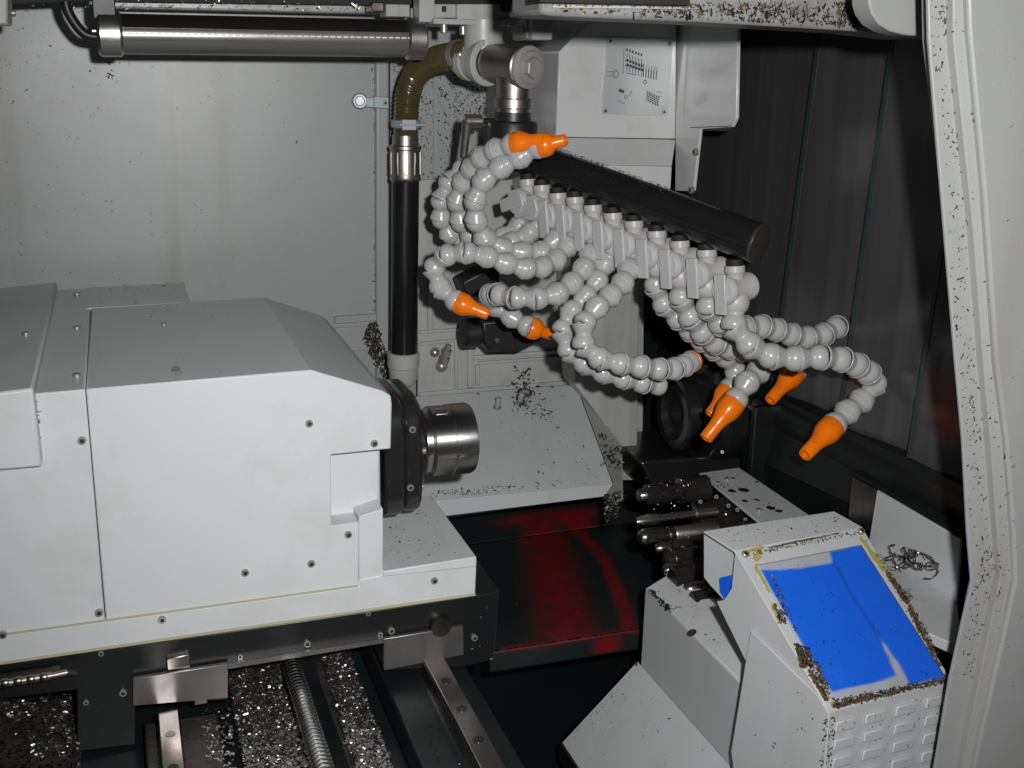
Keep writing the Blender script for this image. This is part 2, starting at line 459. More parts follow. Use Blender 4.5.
# black saddle below
sd = fy([(-60, 674), (476, 595.5), (500, 591), (494, 660), (464, 667), (384, 671), (384, 643), (228, 669), (228, 700), (136, 706), (136, 745), (77, 752), (77, 690), (-60, 706)], F + .006)
MB().prism(sd, Y * .17).build('saddle', 'dark', hs, bevel=.001)
MB().prism(fy([(133, 679), (228, 664), (228, 698), (133, 706)], F - .001), Y * .004).build('wiper_plate', 'wiper', hs, bevel=.0004)
MB().prism(fy([(384, 639), (463, 626), (463.5, 655), (384, 670.5)], F - .001), Y * .004).build('wiper_plate', 'wiper', hs, bevel=.0004)
MB().prism(fy([(228.3, 664), (383.7, 639), (383.7, 643), (228.3, 669)], F - .001), Y * .02).build('wiper_strip', 'wiper', hs)
MB().prism(fy([(195, 699), (207, 697), (207, 703), (195, 705)], F - .0005), Y * .004).build('wiper_foot', 'wiper', hs)
# half-round pad
c = PY(441, 627, F)
MB().lathe([(0, 0), (0, .0088), (.003, .0098), (.010, .0098)], c + V((0, -.0012, 0)), Y, 28).build('clamp_pad', 'dsteel', hs)
MB().prism(fy([(166, 659), (190, 654), (191, 668), (167, 671)], F + .002), Y * .005).build('stop_block', 'dsteel', hs, bevel=.001)
for (x, y, me) in [(82, 440, BOLT), (99, 612, BOLT), (309, 423, BOLT), (374, 443, BOLT), (245, 572, BOLT), (311, 563, BOLT), (348, 534, BOLT)]:
    bolt(PY(x, y, F), -Y, hs, me)
for (x, y) in [(434, 580), (162, 619), (3, 634)]: bolt(PY(x, y, F - .0016), -Y, hs, BOLT)
for (x, y) in [(307, 643), (391, 630), (474, 637), (123, 692), (440, 633), (380, 634), (240, 656), (368, 613), (101, 653), (86, 702)]:
    bolt(PY(x, y, F + .006), -Y, hs, BOLTS if y not in (643, 630, 637, 692) else BOLT)
for (x, y) in [(77, 295), (77, 329), (77, 377)]: bolt(PZ(x, y, PY(77, 390, F).z), Z, hs, BOLT)
bolt(PZ(164, 325, PY(164, 382, F).z), Z, hs, BOLTS)
bolt(PZ(26, 335, PY(10, 391, F - .014).z), Z, hs, BOLT)
MB().cyl(PZ(176, 370.5, PY(176, 381.4, F).z + .0001), PZ(176, 370.5, PY(176, 381.4, F).z + .0006), .0035, 20).build('plug', 'socket', hs)
# spindle: axis along +X
ya = F + .085
ax = PY(430, 441, ya)
def onx(px): return PY(px - (px - 372) * .075, 441, ya).x
def xs(px): return V((onx(px), ax.y, ax.z))
rf = 61 * mpp(ax)
fl = []
for k in range(48):
    a = 2 * math.pi * k / 48
    cx, cz = math.cos(a), math.sin(a)
    q = (abs(cx) ** 4.2 + abs(cz) ** 4.2) ** (-1 / 4.2)
    fl.append(V((onx(372), ax.y + rf * cx * q * .96, ax.z + rf * cz * q)))
MB().prism(fl, X * (onx(393) - onx(372))).build('mounting_flange', 'black', hs, bevel=.003)
fl2 = [V((onx(393.5), p.y, p.z)) + (V((0, ax.y, ax.z)) - V((0, p.y, p.z))) * .03 for p in fl]
MB().prism(fl2, X * (onx(412) - onx(393.5))).build('bearing_cap', 'black', hs, bevel=.004)
hub = MB().lathe([(0, 0), (0, rf * .80), (.003, rf * .80), (.0045, rf * .75), (.0045, rf * .70), (.008, rf * .68), (.008, 0)], xs(412), X, 48)
hub.build('spindle_collar', 'black', hs)
for a in (35, 80, 125, 170, 215, 260, 305, 350):
    r = rf * .87
    bolt(xs(412) + V((0, r * math.cos(math.radians(a)), r * math.sin(math.radians(a)))), X, hs, BOLT)
for (x, y) in [(404, 411), (402, 490)]:
    bolt(PY(x + 8, y + 18 if y < 450 else y - 3, ya - rf * .93), V((.0, -1, .0)), hs, BOLT)
rn = 36.5 * mpp(ax)
L = onx(478) - onx(418)
nose = MB().lathe([(0, 0), (0, rn * .92), (L * .12, rn * .95), (L * .12, rn * .84), (L * .2, rn * .86), (L * .24, rn * .93), (L * .25, rn * .96), (L * .58, rn * .965), (L * .59, rn * .955), (L * .60, rn * .955), (L * .61, rn * .985), (L * .93, rn * .985), (L * .985, rn * .94), (L, rn * .88), (L, rn * .55), (L * .8, rn * .5), (L * .8, 0)], xs(418), X, 72)
no = nose.build('spindle_nose', 'nose', hs)
for a in (110, 285, 20):
    ar = math.radians(a); dv = V((0, math.cos(ar), math.sin(ar))); tv = X.cross(dv)
    MB().box(xs(418) + X * L * .42 + dv * rn * .945, X * L * .11, tv * rn * .10, dv * rn * .03).build('nose_pad', 'nose', no, bevel=.0008)

# ================================================================== rails, screw, bed
zr = PY(437, 657, F).z; zf = zr - .036
def rail(xa, xb, name, label, ztop, yb):
    t = thing(name, V(((xa + xb) / 2, .7, ztop - .02)), label, 'guide rail', 'guide rails under the carriage')
    w = xb - xa; y0 = .52; y1 = yb
    pr = [V((xa + w * .08, y0, ztop)), V((xb - w * .08, y0, ztop)), V((xb, y0, ztop - w * .14)), V((xb - w * .14, y0, ztop - w * .4)), V((xb, y0, ztop - w * .7)), V((xb, y0, ztop - w * 1.0)),
          V((xa, y0, ztop - w * 1.0)), V((xa, y0, ztop - w * .7)), V((xa + w * .14, y0, ztop - w * .4)), V((xa, y0, ztop - w * .14))]
    MB().prism(pr, Y * (y1 - y0)).build('rail', 'dsteel', t, bevel=.0006)
    k = y0 + .02
    while k < y1:
        MB().cyl(V(((xa + xb) / 2, k, ztop - .002)), V(((xa + xb) / 2, k, ztop + .0003)), w * .22, 20).build('plug', 'black', t)
        k += .045
    return t
xa, xb = PZ(423, 661, zr).x, PZ(452, 668, zr).x
rail(xa, xb, 'guide_rail', 'bright steel guide rail below the right wiper plate, with a dark base block beside it', zr, F)
za = PY(168, 707, F).z
xc, xd = PZ(156, 710, za).x, PZ(180, 710, za).x
rl = rail(xc, xd, 'guide_rail', 'grimy steel guide rail below the left wiper plate at bottom left', za, F - .005)
for yy in (717, 737):
    pass
# base block left of the right rail
bb = MB().prism([V((xa - .033, .5, zr - .018)), V((xb + .022, .5, zr - .018)), V((xb + .022, .5, zf - .199)), V((xa - .033, .5, zf - .199))], Y * .5)
ob = bb.build('rail_base', 'dsteel' if False else 'bedpaint', None, bevel=.002)
tag(ob, 'dark oily base block carrying the right hand guide rail', 'rail base')
bl = MB().prism([V((xc - .01, .5, za - .018)), V((xd + .03, .5, za - .018)), V((xd + .03, .5, za - .08)), V((xc - .01, .5, za - .08))], Y * .36)
ob2 = bl.build('rail_base', 'oilbed', None, bevel=.002)
tag(ob2, 'grimy chip covered base block carrying the left hand guide rail', 'rail base')
zf = zr - .036
zfl = zf - .20
fl = MB().prism([V((-1.2, .3, zfl)), V((1.2, .3, zfl)), V((1.2, 1.6, zfl)), V((-1.2, 1.6, zfl))], Z * -.03)
bd = MB().prism([V((PZ(-90, 740, zf).x, .45, zf - .0085)), V((xa - .034, .45, zf - .0085)), V((xa - .034, 1.25, zf - .0085)), V((PZ(-90, 740, zf).x, 1.25, zf - .0085))], Z * -.19)
tag(bd.build('machine_bed', 'bedpaint', None), 'flat dark painted machine bed under the chip heaps and screw', 'machine bed')
tag(fl.build('floor', 'bedpaint', None), None, None, None, 'structure')
# ball screw with a real helical thread
sz = zr - .006
p0 = PZ(285, 655, sz); p1 = PZ(329, 772, sz)
sx_ = (p0.x + p1.x) / 2
n = 28; rs = .0082; pitch = .0052; mb = MB(); vs = []; fs = []
ya_, yb_ = .55, F + .03
st = int((yb_ - ya_) / (pitch / 8))
for i in range(st + 1):
    y = ya_ + (yb_ - ya_) * i / st
    for k in range(n):
        a = 2 * math.pi * k / n
        ph = (y / pitch - k / n) % 1.0
        d = abs(ph - .5) * 2
        r = rs * (1.0 if d > .45 else .80 + .2 * (d / .45) ** .6)
        vs.append((sx_ + r * math.cos(a), y, sz + r * math.sin(a)))
for i in range(st):
    for k in range(n):
        j = (k + 1) % n
        fs.append((i * n + k, i * n + j, (i + 1) * n + j, (i + 1) * n + k))
mb.add(vs, fs)
tag(mb.build('ball_screw', 'steel', None), 'threaded steel ball screw running between the two guide rails', 'ball screw')
# chip beds
bedl = MB()
def hump(mb, x0, x1, y0, y1, z0, h, nx=16, ny=40):
    from mathutils import noise
    vs = []; fs = []
    for j in range(ny + 1):
        for i in range(nx + 1):
            u = i / nx; v = j / ny
            x = x0 + (x1 - x0) * u; y = y0 + (y1 - y0) * v
            e = min(1, 4 * u, 4 * (1 - u), 6 * v, 6 * (1 - v))
            vs.append((x, y, z0 + h * e * (.7 + .5 * noise.noise(V((x * 40, y * 40, 1)))) + .003 * noise.noise(V((x * 160, y * 160, 3)))))
    for j in range(ny):
        for i in range(nx):
            a = j * (nx + 1) + i
            fs.append((a, a + 1, a + nx + 2, a + nx + 1))
    mb.add(vs, fs)
xl0, xl1 = PZ(232, 700, zf).x, PZ(292, 700, zf).x
xm0, xm1 = PZ(322, 700, zf).x, PZ(372, 700, zf).x
xq0, xq1 = PZ(-30, 720, zf).x, PZ(82, 700, zf).x
hump(bedl, xl0, xl1, .55, F + .1, zf - .008, .010)
xm0, xm1 = PZ(329, 700, zf).x, PZ(368, 700, zf).x
hump(bedl, xm0, xm1, .55, F + .1, zf - .008, .010)
hump(bedl, xq0, xq1, .60, F + .1, zf - .008, .008)
fn = lambda x, y: PZ(x, y, zf + .002)
chp = MB()
tag(bedl.build('chip_heap', 'oilbed', None), 'oily beds of fine swarf lying beside the ball screw', 'swarf', None, 'stuff')
scatter(chp, [(224, 660), (284, 652), (314, 775), (246, 775)], fn, Z, 3200, .0029, lift=.005, curl=True, dens=clump(3, 10, .6))
scatter(chp, [(318, 650), (346, 648), (394, 775), (356, 775)], fn, Z, 1900, .0029, lift=.005, curl=True, dens=clump(5, 10, .6))
scatter(chp, [(0, 700), (75, 690), (80, 775), (20, 750)], fn, Z, 520, .0034, lift=.003, curl=True, dens=clump(8, 16, .3))
scatter(chp, [(200, 715), (230, 700), (235, 775), (212, 775)], lambda x, y: PZ(x, y, za - .017), Z, 120, .003, lift=.002, curl=True)
stuff(chp, 'bright_swarf', 'chipbright', 'glittering bright steel swarf heaped on both sides of the ball screw', 'swarf')
chd = MB()
scatter(chd, [(224, 660), (284, 652), (314, 775), (246, 775)], fn, Z, 900, .0034, lift=.004, curl=True)
scatter(chd, [(318, 650), (346, 648), (394, 775), (356, 775)], fn, Z, 520, .0034, lift=.004, curl=True)
scatter(chd, [(400, 690), (425, 680), (470, 775), (440, 775)], lambda x, y: PZ(x, y, zr - .017), Z, 60, .002)
scatter(chd, [(-5, 700), (75, 690), (80, 775), (0, 775)], fn, Z, 300, .0036, lift=.003, curl=True)
stuff(chd, 'dull_swarf', 'chipdark', 'dull dark swarf mixed into the heaps around the ball screw', 'swarf')
# conduit at far left
cd = thing('conduit', PY(30, 680, F - .01), 'ribbed bright metal conduit under the white skirt at far left', 'conduit')
MB().tube([PY(-40, 690, F - .012), PY(20, 681, F - .012), PY(52, 675.5, F - .012)], .0032, 14).build('tube', 'nickel', cd)
MB().tube([PY(52, 675.5, F - .012), PY(66, 672.5, F - .012), PY(75, 673.5, F - .006)], .0026, 12).build('tip', 'nickel', cd)
for q in (5, 18, 31, 44):
    MB().lathe([(-.003, .0032), (-.0015, .0038), (.0015, .0038), (.003, .0032)], PY(q, 683.5 - q * .15, F - .012), X, 14).build('rib', 'dsteel', cd)
MB().prism(fy([(-40, 679), (60, 665), (60, 674), (-40, 690)], F - .002), Y * .004).build('bracket', 'dsteel', cd)
# chips lying on the headstock
ch = MB()
zs = PY(200, 380, F).z
scatter(ch, [(90, 284), (180, 281), (190, 300), (265, 298), (280, 320), (92, 330)], lambda x, y: PZ(x, y, PY(x, 389 - (x - 86) * .0844, F).z), Z, 130, .0016, dens=lambda x, y: math.exp(-max(0, y - 285) / 12.) * (1 if x < 190 else .5))
scatter(ch, [(90, 300), (330, 330), (310, 366), (92, 385)], lambda x, y: PZ(x, y, PY(x, 389 - (x - 86) * .0844, F).z), Z, 30, .0011)
scatter(ch, [(385, 515), (430, 505), (472, 553), (386, 566)], lambda x, y: PZ(x, y, PY(430, 563.5, F - .0065).z), Z, 60, .0014, dens=lambda x, y: .25 + blob(405, 556, 18)(x, y) + blob(460, 548, 14)(x, y))
scatter(ch, [(34, 304), (43, 300), (43, 330), (37, 392), (33, 392)], lambda x, y: PZ(x, y, PY(40, 393, F).z), Z, 120, .0016)
stuff(ch, 'dark_chips', 'chipdark', 'dark metal chips scattered over the white headstock roof and lid', 'metal chips')
ch = MB()
scatter(ch, [(33, 400), (38, 400), (42, 467), (38, 467)], lambda x, y: PY(x, y, F - .0005), -Y, 60, .0014)
stuff(ch, 'chip_streak', 'chipdark', 'dark chips caught along the left cover seam of the headstock', 'metal chips')

# ================================================================== rear wall, post, catch
YW = 1.36
rw = thing('rear_wall', PY(190, 500, YW), 'grey painted rear sheet wall with chip specks behind the headstock', 'wall panel')
MB().prism(fy([(-160, -80), (374, -80), (376, 420), (-160, 420)], YW), Y * .004).build('sheet', 'wall', rw)
MB().prism(fy([(375, -80), (389, -80), (390, 420), (377, 420)], YW - .010), Y * .016).build('post', 'wall', rw, bevel=.003, seg=3)
MB().prism(fy([(390, -80), (560, -80), (560, 420), (391, 420)], YW + .004), Y * .004).build('sheet', 'wall', rw)
MB().prism(fy([(433.5, 60), (437, 60), (437, 420), (433.5, 420)], YW + .0), Y * .005).build('rib', 'wall', rw)
MB().prism(fy([(335, 317), (377, 314), (377, 321), (335, 324)], YW - .006), Y * .008).build('rib', 'wall', rw, bevel=.001)
MB().prism(fy([(335, 328), (377, 326), (377, 350), (335, 352)], YW - .003), Y * .005).build('rib', 'wall', rw, bevel=.001)
kt = thing('catch_bracket', PY(372, 102, YW - .01), 'small zinc plated toggle catch on the post of the rear wall', 'catch')
MB().cyl(PY(360, 101, YW - .001), PY(360, 101, YW - .012), 8 * mpp(PY(360, 101, YW)), 24, cap=.002).build('knob', 'zinc', kt)
MB().cyl(PY(360, 101, YW - .012), PY(360, 101, YW - .018), 5 * mpp(PY(360, 101, YW)), 20, cap=.001).build('knob_centre', 'zinc', kt)
MB().prism(fy([(366, 98), (376, 97), (376, 108), (366, 107)], YW - .014), Y * .003).build('link', 'zinc', kt, bevel=.0006)
MB().prism(fy([(374, 96), (389, 97), (389, 109), (374, 108)], YW - .018), Y * .006).build('strap', 'zinc', kt, bevel=.001)
bolt(PY(385, 103, YW - .0185), -Y, kt, BOLT)
ch = MB()
f1 = lambda x, y: PY(x, y, YW - .0006)
scatter(ch, [(0, 10), (300, 55), (300, 270), (0, 280)], f1, -Y, 150, .0013, dens=lambda x, y: math.exp(-(x * .6 + y) / 150.))
scatter(ch, [(60, 50), (130, 50), (130, 90), (60, 95)], f1, -Y, 26, .0022, dens=lambda x, y: blob(105, 65, 18)(x, y))
scatter(ch, [(0, 180), (250, 180), (250, 280), (0, 280)], f1, -Y, 36, .0013)
scatter(ch, [(371, 60), (376, 60), (378, 320), (373, 320)], f1, -Y, 130, .0016, dens=lambda x, y: .2 + y / 320.)
stuff(ch, 'wall_chips', 'chipdark', 'fine dark chips stuck to the grey rear wall', 'metal chips')
ch = MB()
f2 = lambda x, y: PY(x, y, YW + .0034)
scatter(ch, [(391, 60), (402, 60), (402, 340), (391, 340)], f2, -Y, 260, .0018)
scatter(ch, [(418, 75), (487, 75), (487, 190), (420, 190)], f2, -Y, 520, .0021, dens=lambda x, y: blob(465, 105, 32)(x, y) + .10 + clump(2, 12)(x, y) * .2)
scatter(ch, [(418, 75), (436, 75), (436, 340), (420, 340)], f2, -Y, 160, .0018)
stuff(ch, 'clinging_chips', 'chipdark', 'black chips clinging thickly to the grey panel right of the black pipe', 'metal chips')

# ================================================================== tube lamp
YL = 1.16
lt = thing('tube_lamp', PY(265, 38, YL), 'long tubular machine lamp with bright metal end caps across top left', 'lamp')
a, b = PY(112, 34, YL), PY(424, 39, YL)
u = (b - a).normalized(); rl_ = 20.5 * mpp(a)
MB().cyl(a, b, rl_ * .95, 40).build('tube', 'tube', lt)
# dark upper shell
mb = MB(); vs = []; fs = []
vdir = V((0, -math.cos(0), 0)); 
for i, s in enumerate((0.0, 1.0)):
    for k in range(21):
        an = math.radians(18 + 144 * k / 20)
        for r in (rl_ * .965, rl_ * .90):
            vs.append(a + (b - a) * s + V((0, -1, 0)) * (r * math.cos(an)) + Z * (r * math.sin(an)))
n_ = 42
for k in range(20):
    fs.append((2 * k, 2 * k + 2, n_ + 2 * k + 2, n_ + 2 * k))
    fs.append((2 * k + 1, n_ + 2 * k + 1, n_ + 2 * k + 3, 2 * k + 3))
fs += [(0, n_, n_ + 1, 1), (40, 41, n_ + 41, n_ + 40)]
mb.add(vs, fs); mb.build('upper_shell', 'tubedk', lt)
mb = MB()
dn = (V((0, -1, 0)) * .985 + Z * .17)
tl = dn.normalized(); tn = u.cross(tl)
nl = 44
for k in range(nl):
    c = a + (b - a) * (.03 + .95 * k / nl) + V((0, -1, 0)) * rl_ * .95 * math.cos(.02) + Z * rl_ * .95 * math.sin(.02)
    mb.box(c, u * .0022, Z * .0007, Y * .0004)
mb.build('diode_row', 'led', lt)
for s, (p, q) in enumerate(((98, 122), (412, 434))):
    c0 = a + u * ((p - 112) * mpp(a)); c1 = a + u * ((q - 112) * mpp(a))
    MB().cyl(c0, c1, rl_ * 1.08, 40, cap=.0025).build('end_cap', 'brushed', lt)
MB().cyl(PY(91, 31, YL), PY(99, 31, YL), 4 * mpp(a), 12, cap=.001).build('cable_gland', 'nickel', lt)
MB().tube(spline([PY(64, -30, YL), PY(66, 4, YL), PY(74, 22, YL), PY(85, 34, YL), PY(97, 37, YL)]), 5.0 * mpp(a), 12).build('cable', 'blackmat', lt)
MB().box(PY(104, 8, YL), X * .010, Y * .012, Z * .010).build('mounting_foot', 'blackmat', lt, bevel=.001)
MB().box(PY(424, 10, YL), X * .008, Y * .012, Z * .012).build('mounting_foot', 'pvc', lt, bevel=.001)

# ================================================================== top rail and fittings
tr = thing('top_rail', PY(250, 3, 1.24), 'grey horizontal rail along the top edge above the tube lamp', 'rail')
MB().prism(fy([(112, 8), (384, 14), (384, -30), (112, -30)], 1.25), Y * .03).build('rail', 'grey', tr, bevel=.002)
MB().prism(fy([(112, 1), (600, 8), (600, -30), (112, -30)], 1.21), Y * .03).build('slot_cover', 'gasket', tr)
for (x0, y0, x1, y1, m_) in [(386, 4, 410, 17, 'grey'), (411, 8, 424, 22, 'pvc'), (372, 2, 384, 12, 'dsteel')]:
    MB().prism(fy([(x0, y0), (x1, y0 + .5), (x1, y1), (x0, y1 - .5)], 1.19), Y * .03).build('clip', m_, tr, bevel=.001)
jb = thing('junction_block', PY(5, 12, 1.1), 'grey block with a screw hanging in the top left corner', 'block')
MB().prism(fy([(-60, -40), (8, -40), (8, 25), (-60, 25)], 1.10), Y * .05).build('block', 'grey', jb, bevel=.002)
bolt(PX(12, 13, PY(8, 13, 1.10).x + .0003), X, jb, BOLT)
MB().prism(fy([(8, -40), (112, -40), (95, 0), (12, 3)], 1.15), Y * .03).build('bar', 'gasket', jb)
ch = MB()
scatter(ch, [(10, -2), (385, 2), (385, 11), (115, 9), (10, 5)], lambda x, y: PY(x, y, 1.209), -Y, 150, .0018)
stuff(ch, 'rail_chips', 'chipbright', 'bright chips lying along the grey rail at the top edge', 'metal chips')
# ================================================================== standpipe and hose
YP = 1.27
sp = thing('standpipe', PY(405, 380, YP), 'vertical black coolant pipe with curved brown ribbed hose on top', 'pipe')
def py_(x, y): return PY(x, y, YP)
k = mpp(py_(405, 250))
MB().cyl(py_(404, 352), py_(405.5, 178), 13.5 * k, 36).build('pipe', 'pipe', sp)
MB().lathe([(0, 0), (0, 11 * k), (6 * k, 14.5 * k), (18 * k, 15.2 * k), (19 * k, 16.4 * k), (33 * k, 16.6 * k), (34 * k, 15.6 * k), (34 * k, 0)], py_(403.5, 384), Z, 36).build('elbow_coupling', 'pvc', sp)
cp = MB().lathe([(0, 0), (0, 14.6 * k), (2 * k, 15.6 * k), (4 * k, 14.6 * k), (30 * k, 14.4 * k), (31 * k, 15.6 * k), (34 * k, 15.6 * k), (35 * k, 13 * k), (40 * k, 12.6 * k), (44 * k, 12.6 * k), (44 * k, 0)], py_(405.5, 181), Z, 36).build('threaded_coupling', 'nickel', sp)
for a in (-100, -60, -140, -20, 180):
    ar = math.radians(a)
    MB().box(py_(405.5, 163) + V((math.cos(ar), math.sin(ar), 0)) * 14.4 * k, V((-math.sin(ar), math.cos(ar), 0)) * 1.6 * k, V((math.cos(ar), math.sin(ar), 0)) * 1.0 * k, Z * 11 * k).build('rib', 'nickel', cp, bevel=.0004)
MB().lathe([(0, 12.8 * k), (1 * k, 14.6 * k), (7 * k, 14.6 * k), (8 * k, 12.8 * k)], py_(406, 128), Z, 32).build('hose_clamp', 'zinc', sp)
hc = MB().box(py_(405, 124) + V((0, -15 * k, 0)), X * 7 * k, Y * 2.2 * k, Z * 5 * k)
hc.build('clamp_block', 'zinc', sp, bevel=.0006)
MB().cyl(py_(395, 124) + V((0, -16 * k, 0)), py_(421, 124) + V((0, -16 * k, 0)), 1.6 * k, 10).build('clamp_screw', 'zinc', sp)
hpts = spline([PY(406, 140, YP), PY(406.5, 118, YP), PY(408, 95, YP - .004), PY(416, 74, YP - .02), PY(433, 61, YP - .05), PY(452, 56, YP - .085), PY(470, 54, YP - .11)], 26)
# ribbed: radius ripples along the hose
rr = []; acc = 0
for i, p in enumerate(hpts):
    if i: acc += (p - hpts[i - 1]).length
    rr.append(.0138 + .0007 * math.sin(acc / .0042 * 2 * math.pi))
fine = [hpts[0]]
MB().tube(hpts, rr, 24).build('ribbed_hose', 'cuff', sp)
MB().lathe([(.002, .0140), (.0022, .0150), (.009, .0150), (.0092, .0140)], PY(454, 55, YP - .09), (PY(470, 54, YP - .11) - PY(452, 56, YP - .085)), 28).build('hose_clamp', 'bolt', sp)

# ================================================================== manifold with swivel head
YA, YB = 1.19, .92
mA, mB = PY(500, 148, YA), PY(757, 243, YB)
axm = (mB - mA).normalized(); rbar = 20.5 * mpp(mB)
mf = thing('coolant_manifold', PY(520, 120, 1.16), 'black coolant manifold bar hung from a grey pipe tee and brown swivel', 'manifold')
MB().lathe([(0, 0), (0, rbar), ((mB - mA).length - .0015, rbar), ((mB - mA).length, rbar - .0015), ((mB - mA).length, rbar * .97), ((mB - mA).length - .0002, 0)], mA, axm, 64).build('bar', 'bar', mf)
MB().lathe([(0, rbar * 1.0), (.0006, rbar * 1.012), (.0026, rbar * 1.012), (.0034, rbar * .985), (.0036, rbar * .95), (.0036, 0)], mB, axm, 64).build('end_plug', 'endplug', mf)
YS = 1.16
ks = mpp(PY(510, 70, YS))
# plastic tee: body along +X-ish toward the hose, riser up, flange ring
e1, e2 = PY(459, 58, YS + .0), PY(486, 66, YS - .012)
ad = (PY(520, 67, YS - .075) - PY(470, 61, YS)).normalized()
t0 = PY(476, 61, YS)
MB().lathe([(-22 * ks, 0), (-22 * ks, 15 * ks), (-20 * ks, 17 * ks), (-14 * ks, 17 * ks), (-12 * ks, 20 * ks), (-4 * ks, 20 * ks), (-2 * ks, 18.5 * ks), (8 * ks, 19 * ks), (10 * ks, 21.5 * ks), (20 * ks, 23 * ks), (21.5 * ks, 22 * ks), (21.5 * ks, 17 * ks), (18 * ks, 16 * ks), (18 * ks, 0)], t0, ad, 44).build('pipe_tee', 'pvc', mf)
MB().cyl(PY(483, 62, YS - .005), PY(483, 20, YS - .005), 19 * ks, 36).build('riser', 'pvc', mf)
h0 = t0 + ad * 17 * ks
MB().lathe([(0, 0), (0, 15.5 * ks), (7 * ks, 15.5 * ks), (8 * ks, 17.5 * ks), (14 * ks, 17.5 * ks), (15 * ks, 18.5 * ks), (52 * ks, 19.5 * ks), (53 * ks, 20.5 * ks), (60 * ks, 20.5 * ks), (61.5 * ks, 19 * ks), (61.5 * ks, 0)], h0, ad, 44).build('swivel_barrel', 'nickel', mf)
h1 = h0 + ad * 61.5 * ks
cpm = MB().lathe([(0, 0), (0, 19.5 * ks), (2 * ks, 19.5 * ks), (3 * ks, 15.5 * ks), (5 * ks, 14.5 * ks), (5 * ks, 0)], h1, ad, 40)
cpo = cpm.build('end_cap', 'capmetal', mf)
hx = MB(); hx.lathe([(0, 0), (0, 10 * ks), (6.0 * ks, 10 * ks), (7 * ks, 8.8 * ks), (7 * ks, 0)], h1 + ad * 5 * ks, ad, 6)
hx.build('hex_bolt', 'capmetal', cpo, bevel=.0004)
q0 = h0 + ad * 42 * ks
MB().lathe([(0, 0), (12 * ks, 17.0 * ks), (30 * ks, 16.5 * ks), (31 * ks, 18.5 * ks), (39 * ks, 18.5 * ks), (40 * ks, 16.5 * ks), (44 * ks, 16.5 * ks), (44 * ks, 0)], q0, -Z, 40).build('drop_neck', 'nickel', mf)
MB().lathe([(0, 0), (0, 17 * ks), (8 * ks, 17.5 * ks), (9 * ks, 23 * ks), (11 * ks, 24 * ks), (46 * ks, 24 * ks), (48 * ks, 23 * ks), (48 * ks, 0)], q0 - Z * 43 * ks, -Z, 40).build('clamp_body', 'blackmat', mf)
# silver ratchet lever
lv0 = PY(470, 121, YS - .03); lv1 = PY(466, 158, YS - .045)
lm = MB().cyl(lv0 + X * 12 * ks, lv0 - X * 6 * ks, 6.5 * ks, 24, cap=.001)
lo_ = lm.build('clamp_lever', 'brushed', mf)
MB().lathe([(0, 0), (0, 5.0 * ks), ((lv1 - lv0).length, 3.8 * ks), ((lv1 - lv0).length + .0015, 0)], lv0 - X * 3 * ks, lv1 - lv0, 16, sx=.7).build('lever_arm', 'brushed', lo_)
MB().cyl(lv0 + X * 12 * ks, lv0 + X * 34 * ks, 3 * ks, 14).build('lever_stud', 'blackmat', lo_)

bc = MB()
random.seed(77)
vdir = (EYE - mA).normalized()
for _ in range(420):
    t = random.random() ** 1.3 * .62 + .06
    nz = (Z - axm * Z.dot(axm)).normalized(); ny = axm.cross(nz)
    an = random.gauss(0, .32)
    nn_ = (nz * math.cos(an) + ny * math.sin(an)).normalized()
    flake(bc, mA + axm * ((mB - mA).length * t) + nn_ * (rbar + random.uniform(0, .0015)), nn_, .0022 * random.uniform(.5, 1.4), True)
stuff(bc, 'bar_chips', 'chipdark', 'dark chips lying along the top of the black manifold bar', 'metal chips')
# brackets above the tee
br = thing('slide_bracket', PY(500, 20, 1.16), 'grey bracket with spring and bolts above the pipe tee', 'bracket')
MB().prism(fy([(457, 4), (512, 4), (512, 20), (457, 20)], 1.145), Y * .03).build('block', 'grey', br, bevel=.001)
MB().prism(fy([(434, 4), (456, 4), (456, 18), (434, 18)], 1.150), Y * .03).build('tab', 'grey', br, bevel=.001)
MB().prism(fy([(434, 18), (510, 21), (510, 26), (434, 24)], 1.138), Y * .04).build('shelf', 'pvc', br, bevel=.001)
MB().prism(fy([(532, 2), (553, 2), (553, 40), (532, 40)], 1.09), Y * .06).build('upright', 'grey', br, bevel=.002)
MB().prism(fy([(553.3, 3), (600, 4), (600, 13), (553.3, 13)], 1.095), Y * .05).build('arm', 'grey', br, bevel=.001)
MB().prism(fy([(516, 3), (521, 3), (521, 13), (530, 14), (530, 38), (526, 38), (526, 18), (516, 17)], 1.10), Y * .02).build('hook', 'pvc', br, bevel=.0006)
pts = []
for i in range(90):
    t = i / 89
    c = PY(509 + 17 * t, 29, 1.11); a = t * 2 * math.pi * 6
    pts.append(c + V((0, math.cos(a), math.sin(a))) * .0032)
MB().tube(pts, .0007, 6).build('spring', 'zinc', br)
for (x, y) in [(444, 28), (463, 30)]:
    MB().cyl(PY(x, y - 4, 1.14), PY(x, y + 5, 1.14), 3.4 * ks, 16, cap=.0006).build('bolt', 'bolt', br)
MB().cyl(PY(505, 7, 1.14), PY(505, 7, 1.115), 5 * ks, 16, cap=.001).build('knob', 'blackmat', br)
MB().box(PY(444, 9, 1.1495), X * .0022, Y * .0006, Z * .0028).build('slot', 'gasket', br)

# ================================================================== coolant hoses
def seg_mesh(name, s, prof, m):
    mb = MB().lathe([(h * s, r * s) for h, r in prof], (0, 0, 0), (0, 0, 1), 26)
    me = bpy.data.meshes.new(name); me.from_pydata([tuple(v) for v in mb.v], [], mb.f)
    for p in me.polygons: p.use_smooth = True
    me.set_sharp_from_angle(angle=math.radians(50)); me.materials.append(M[m]); return me
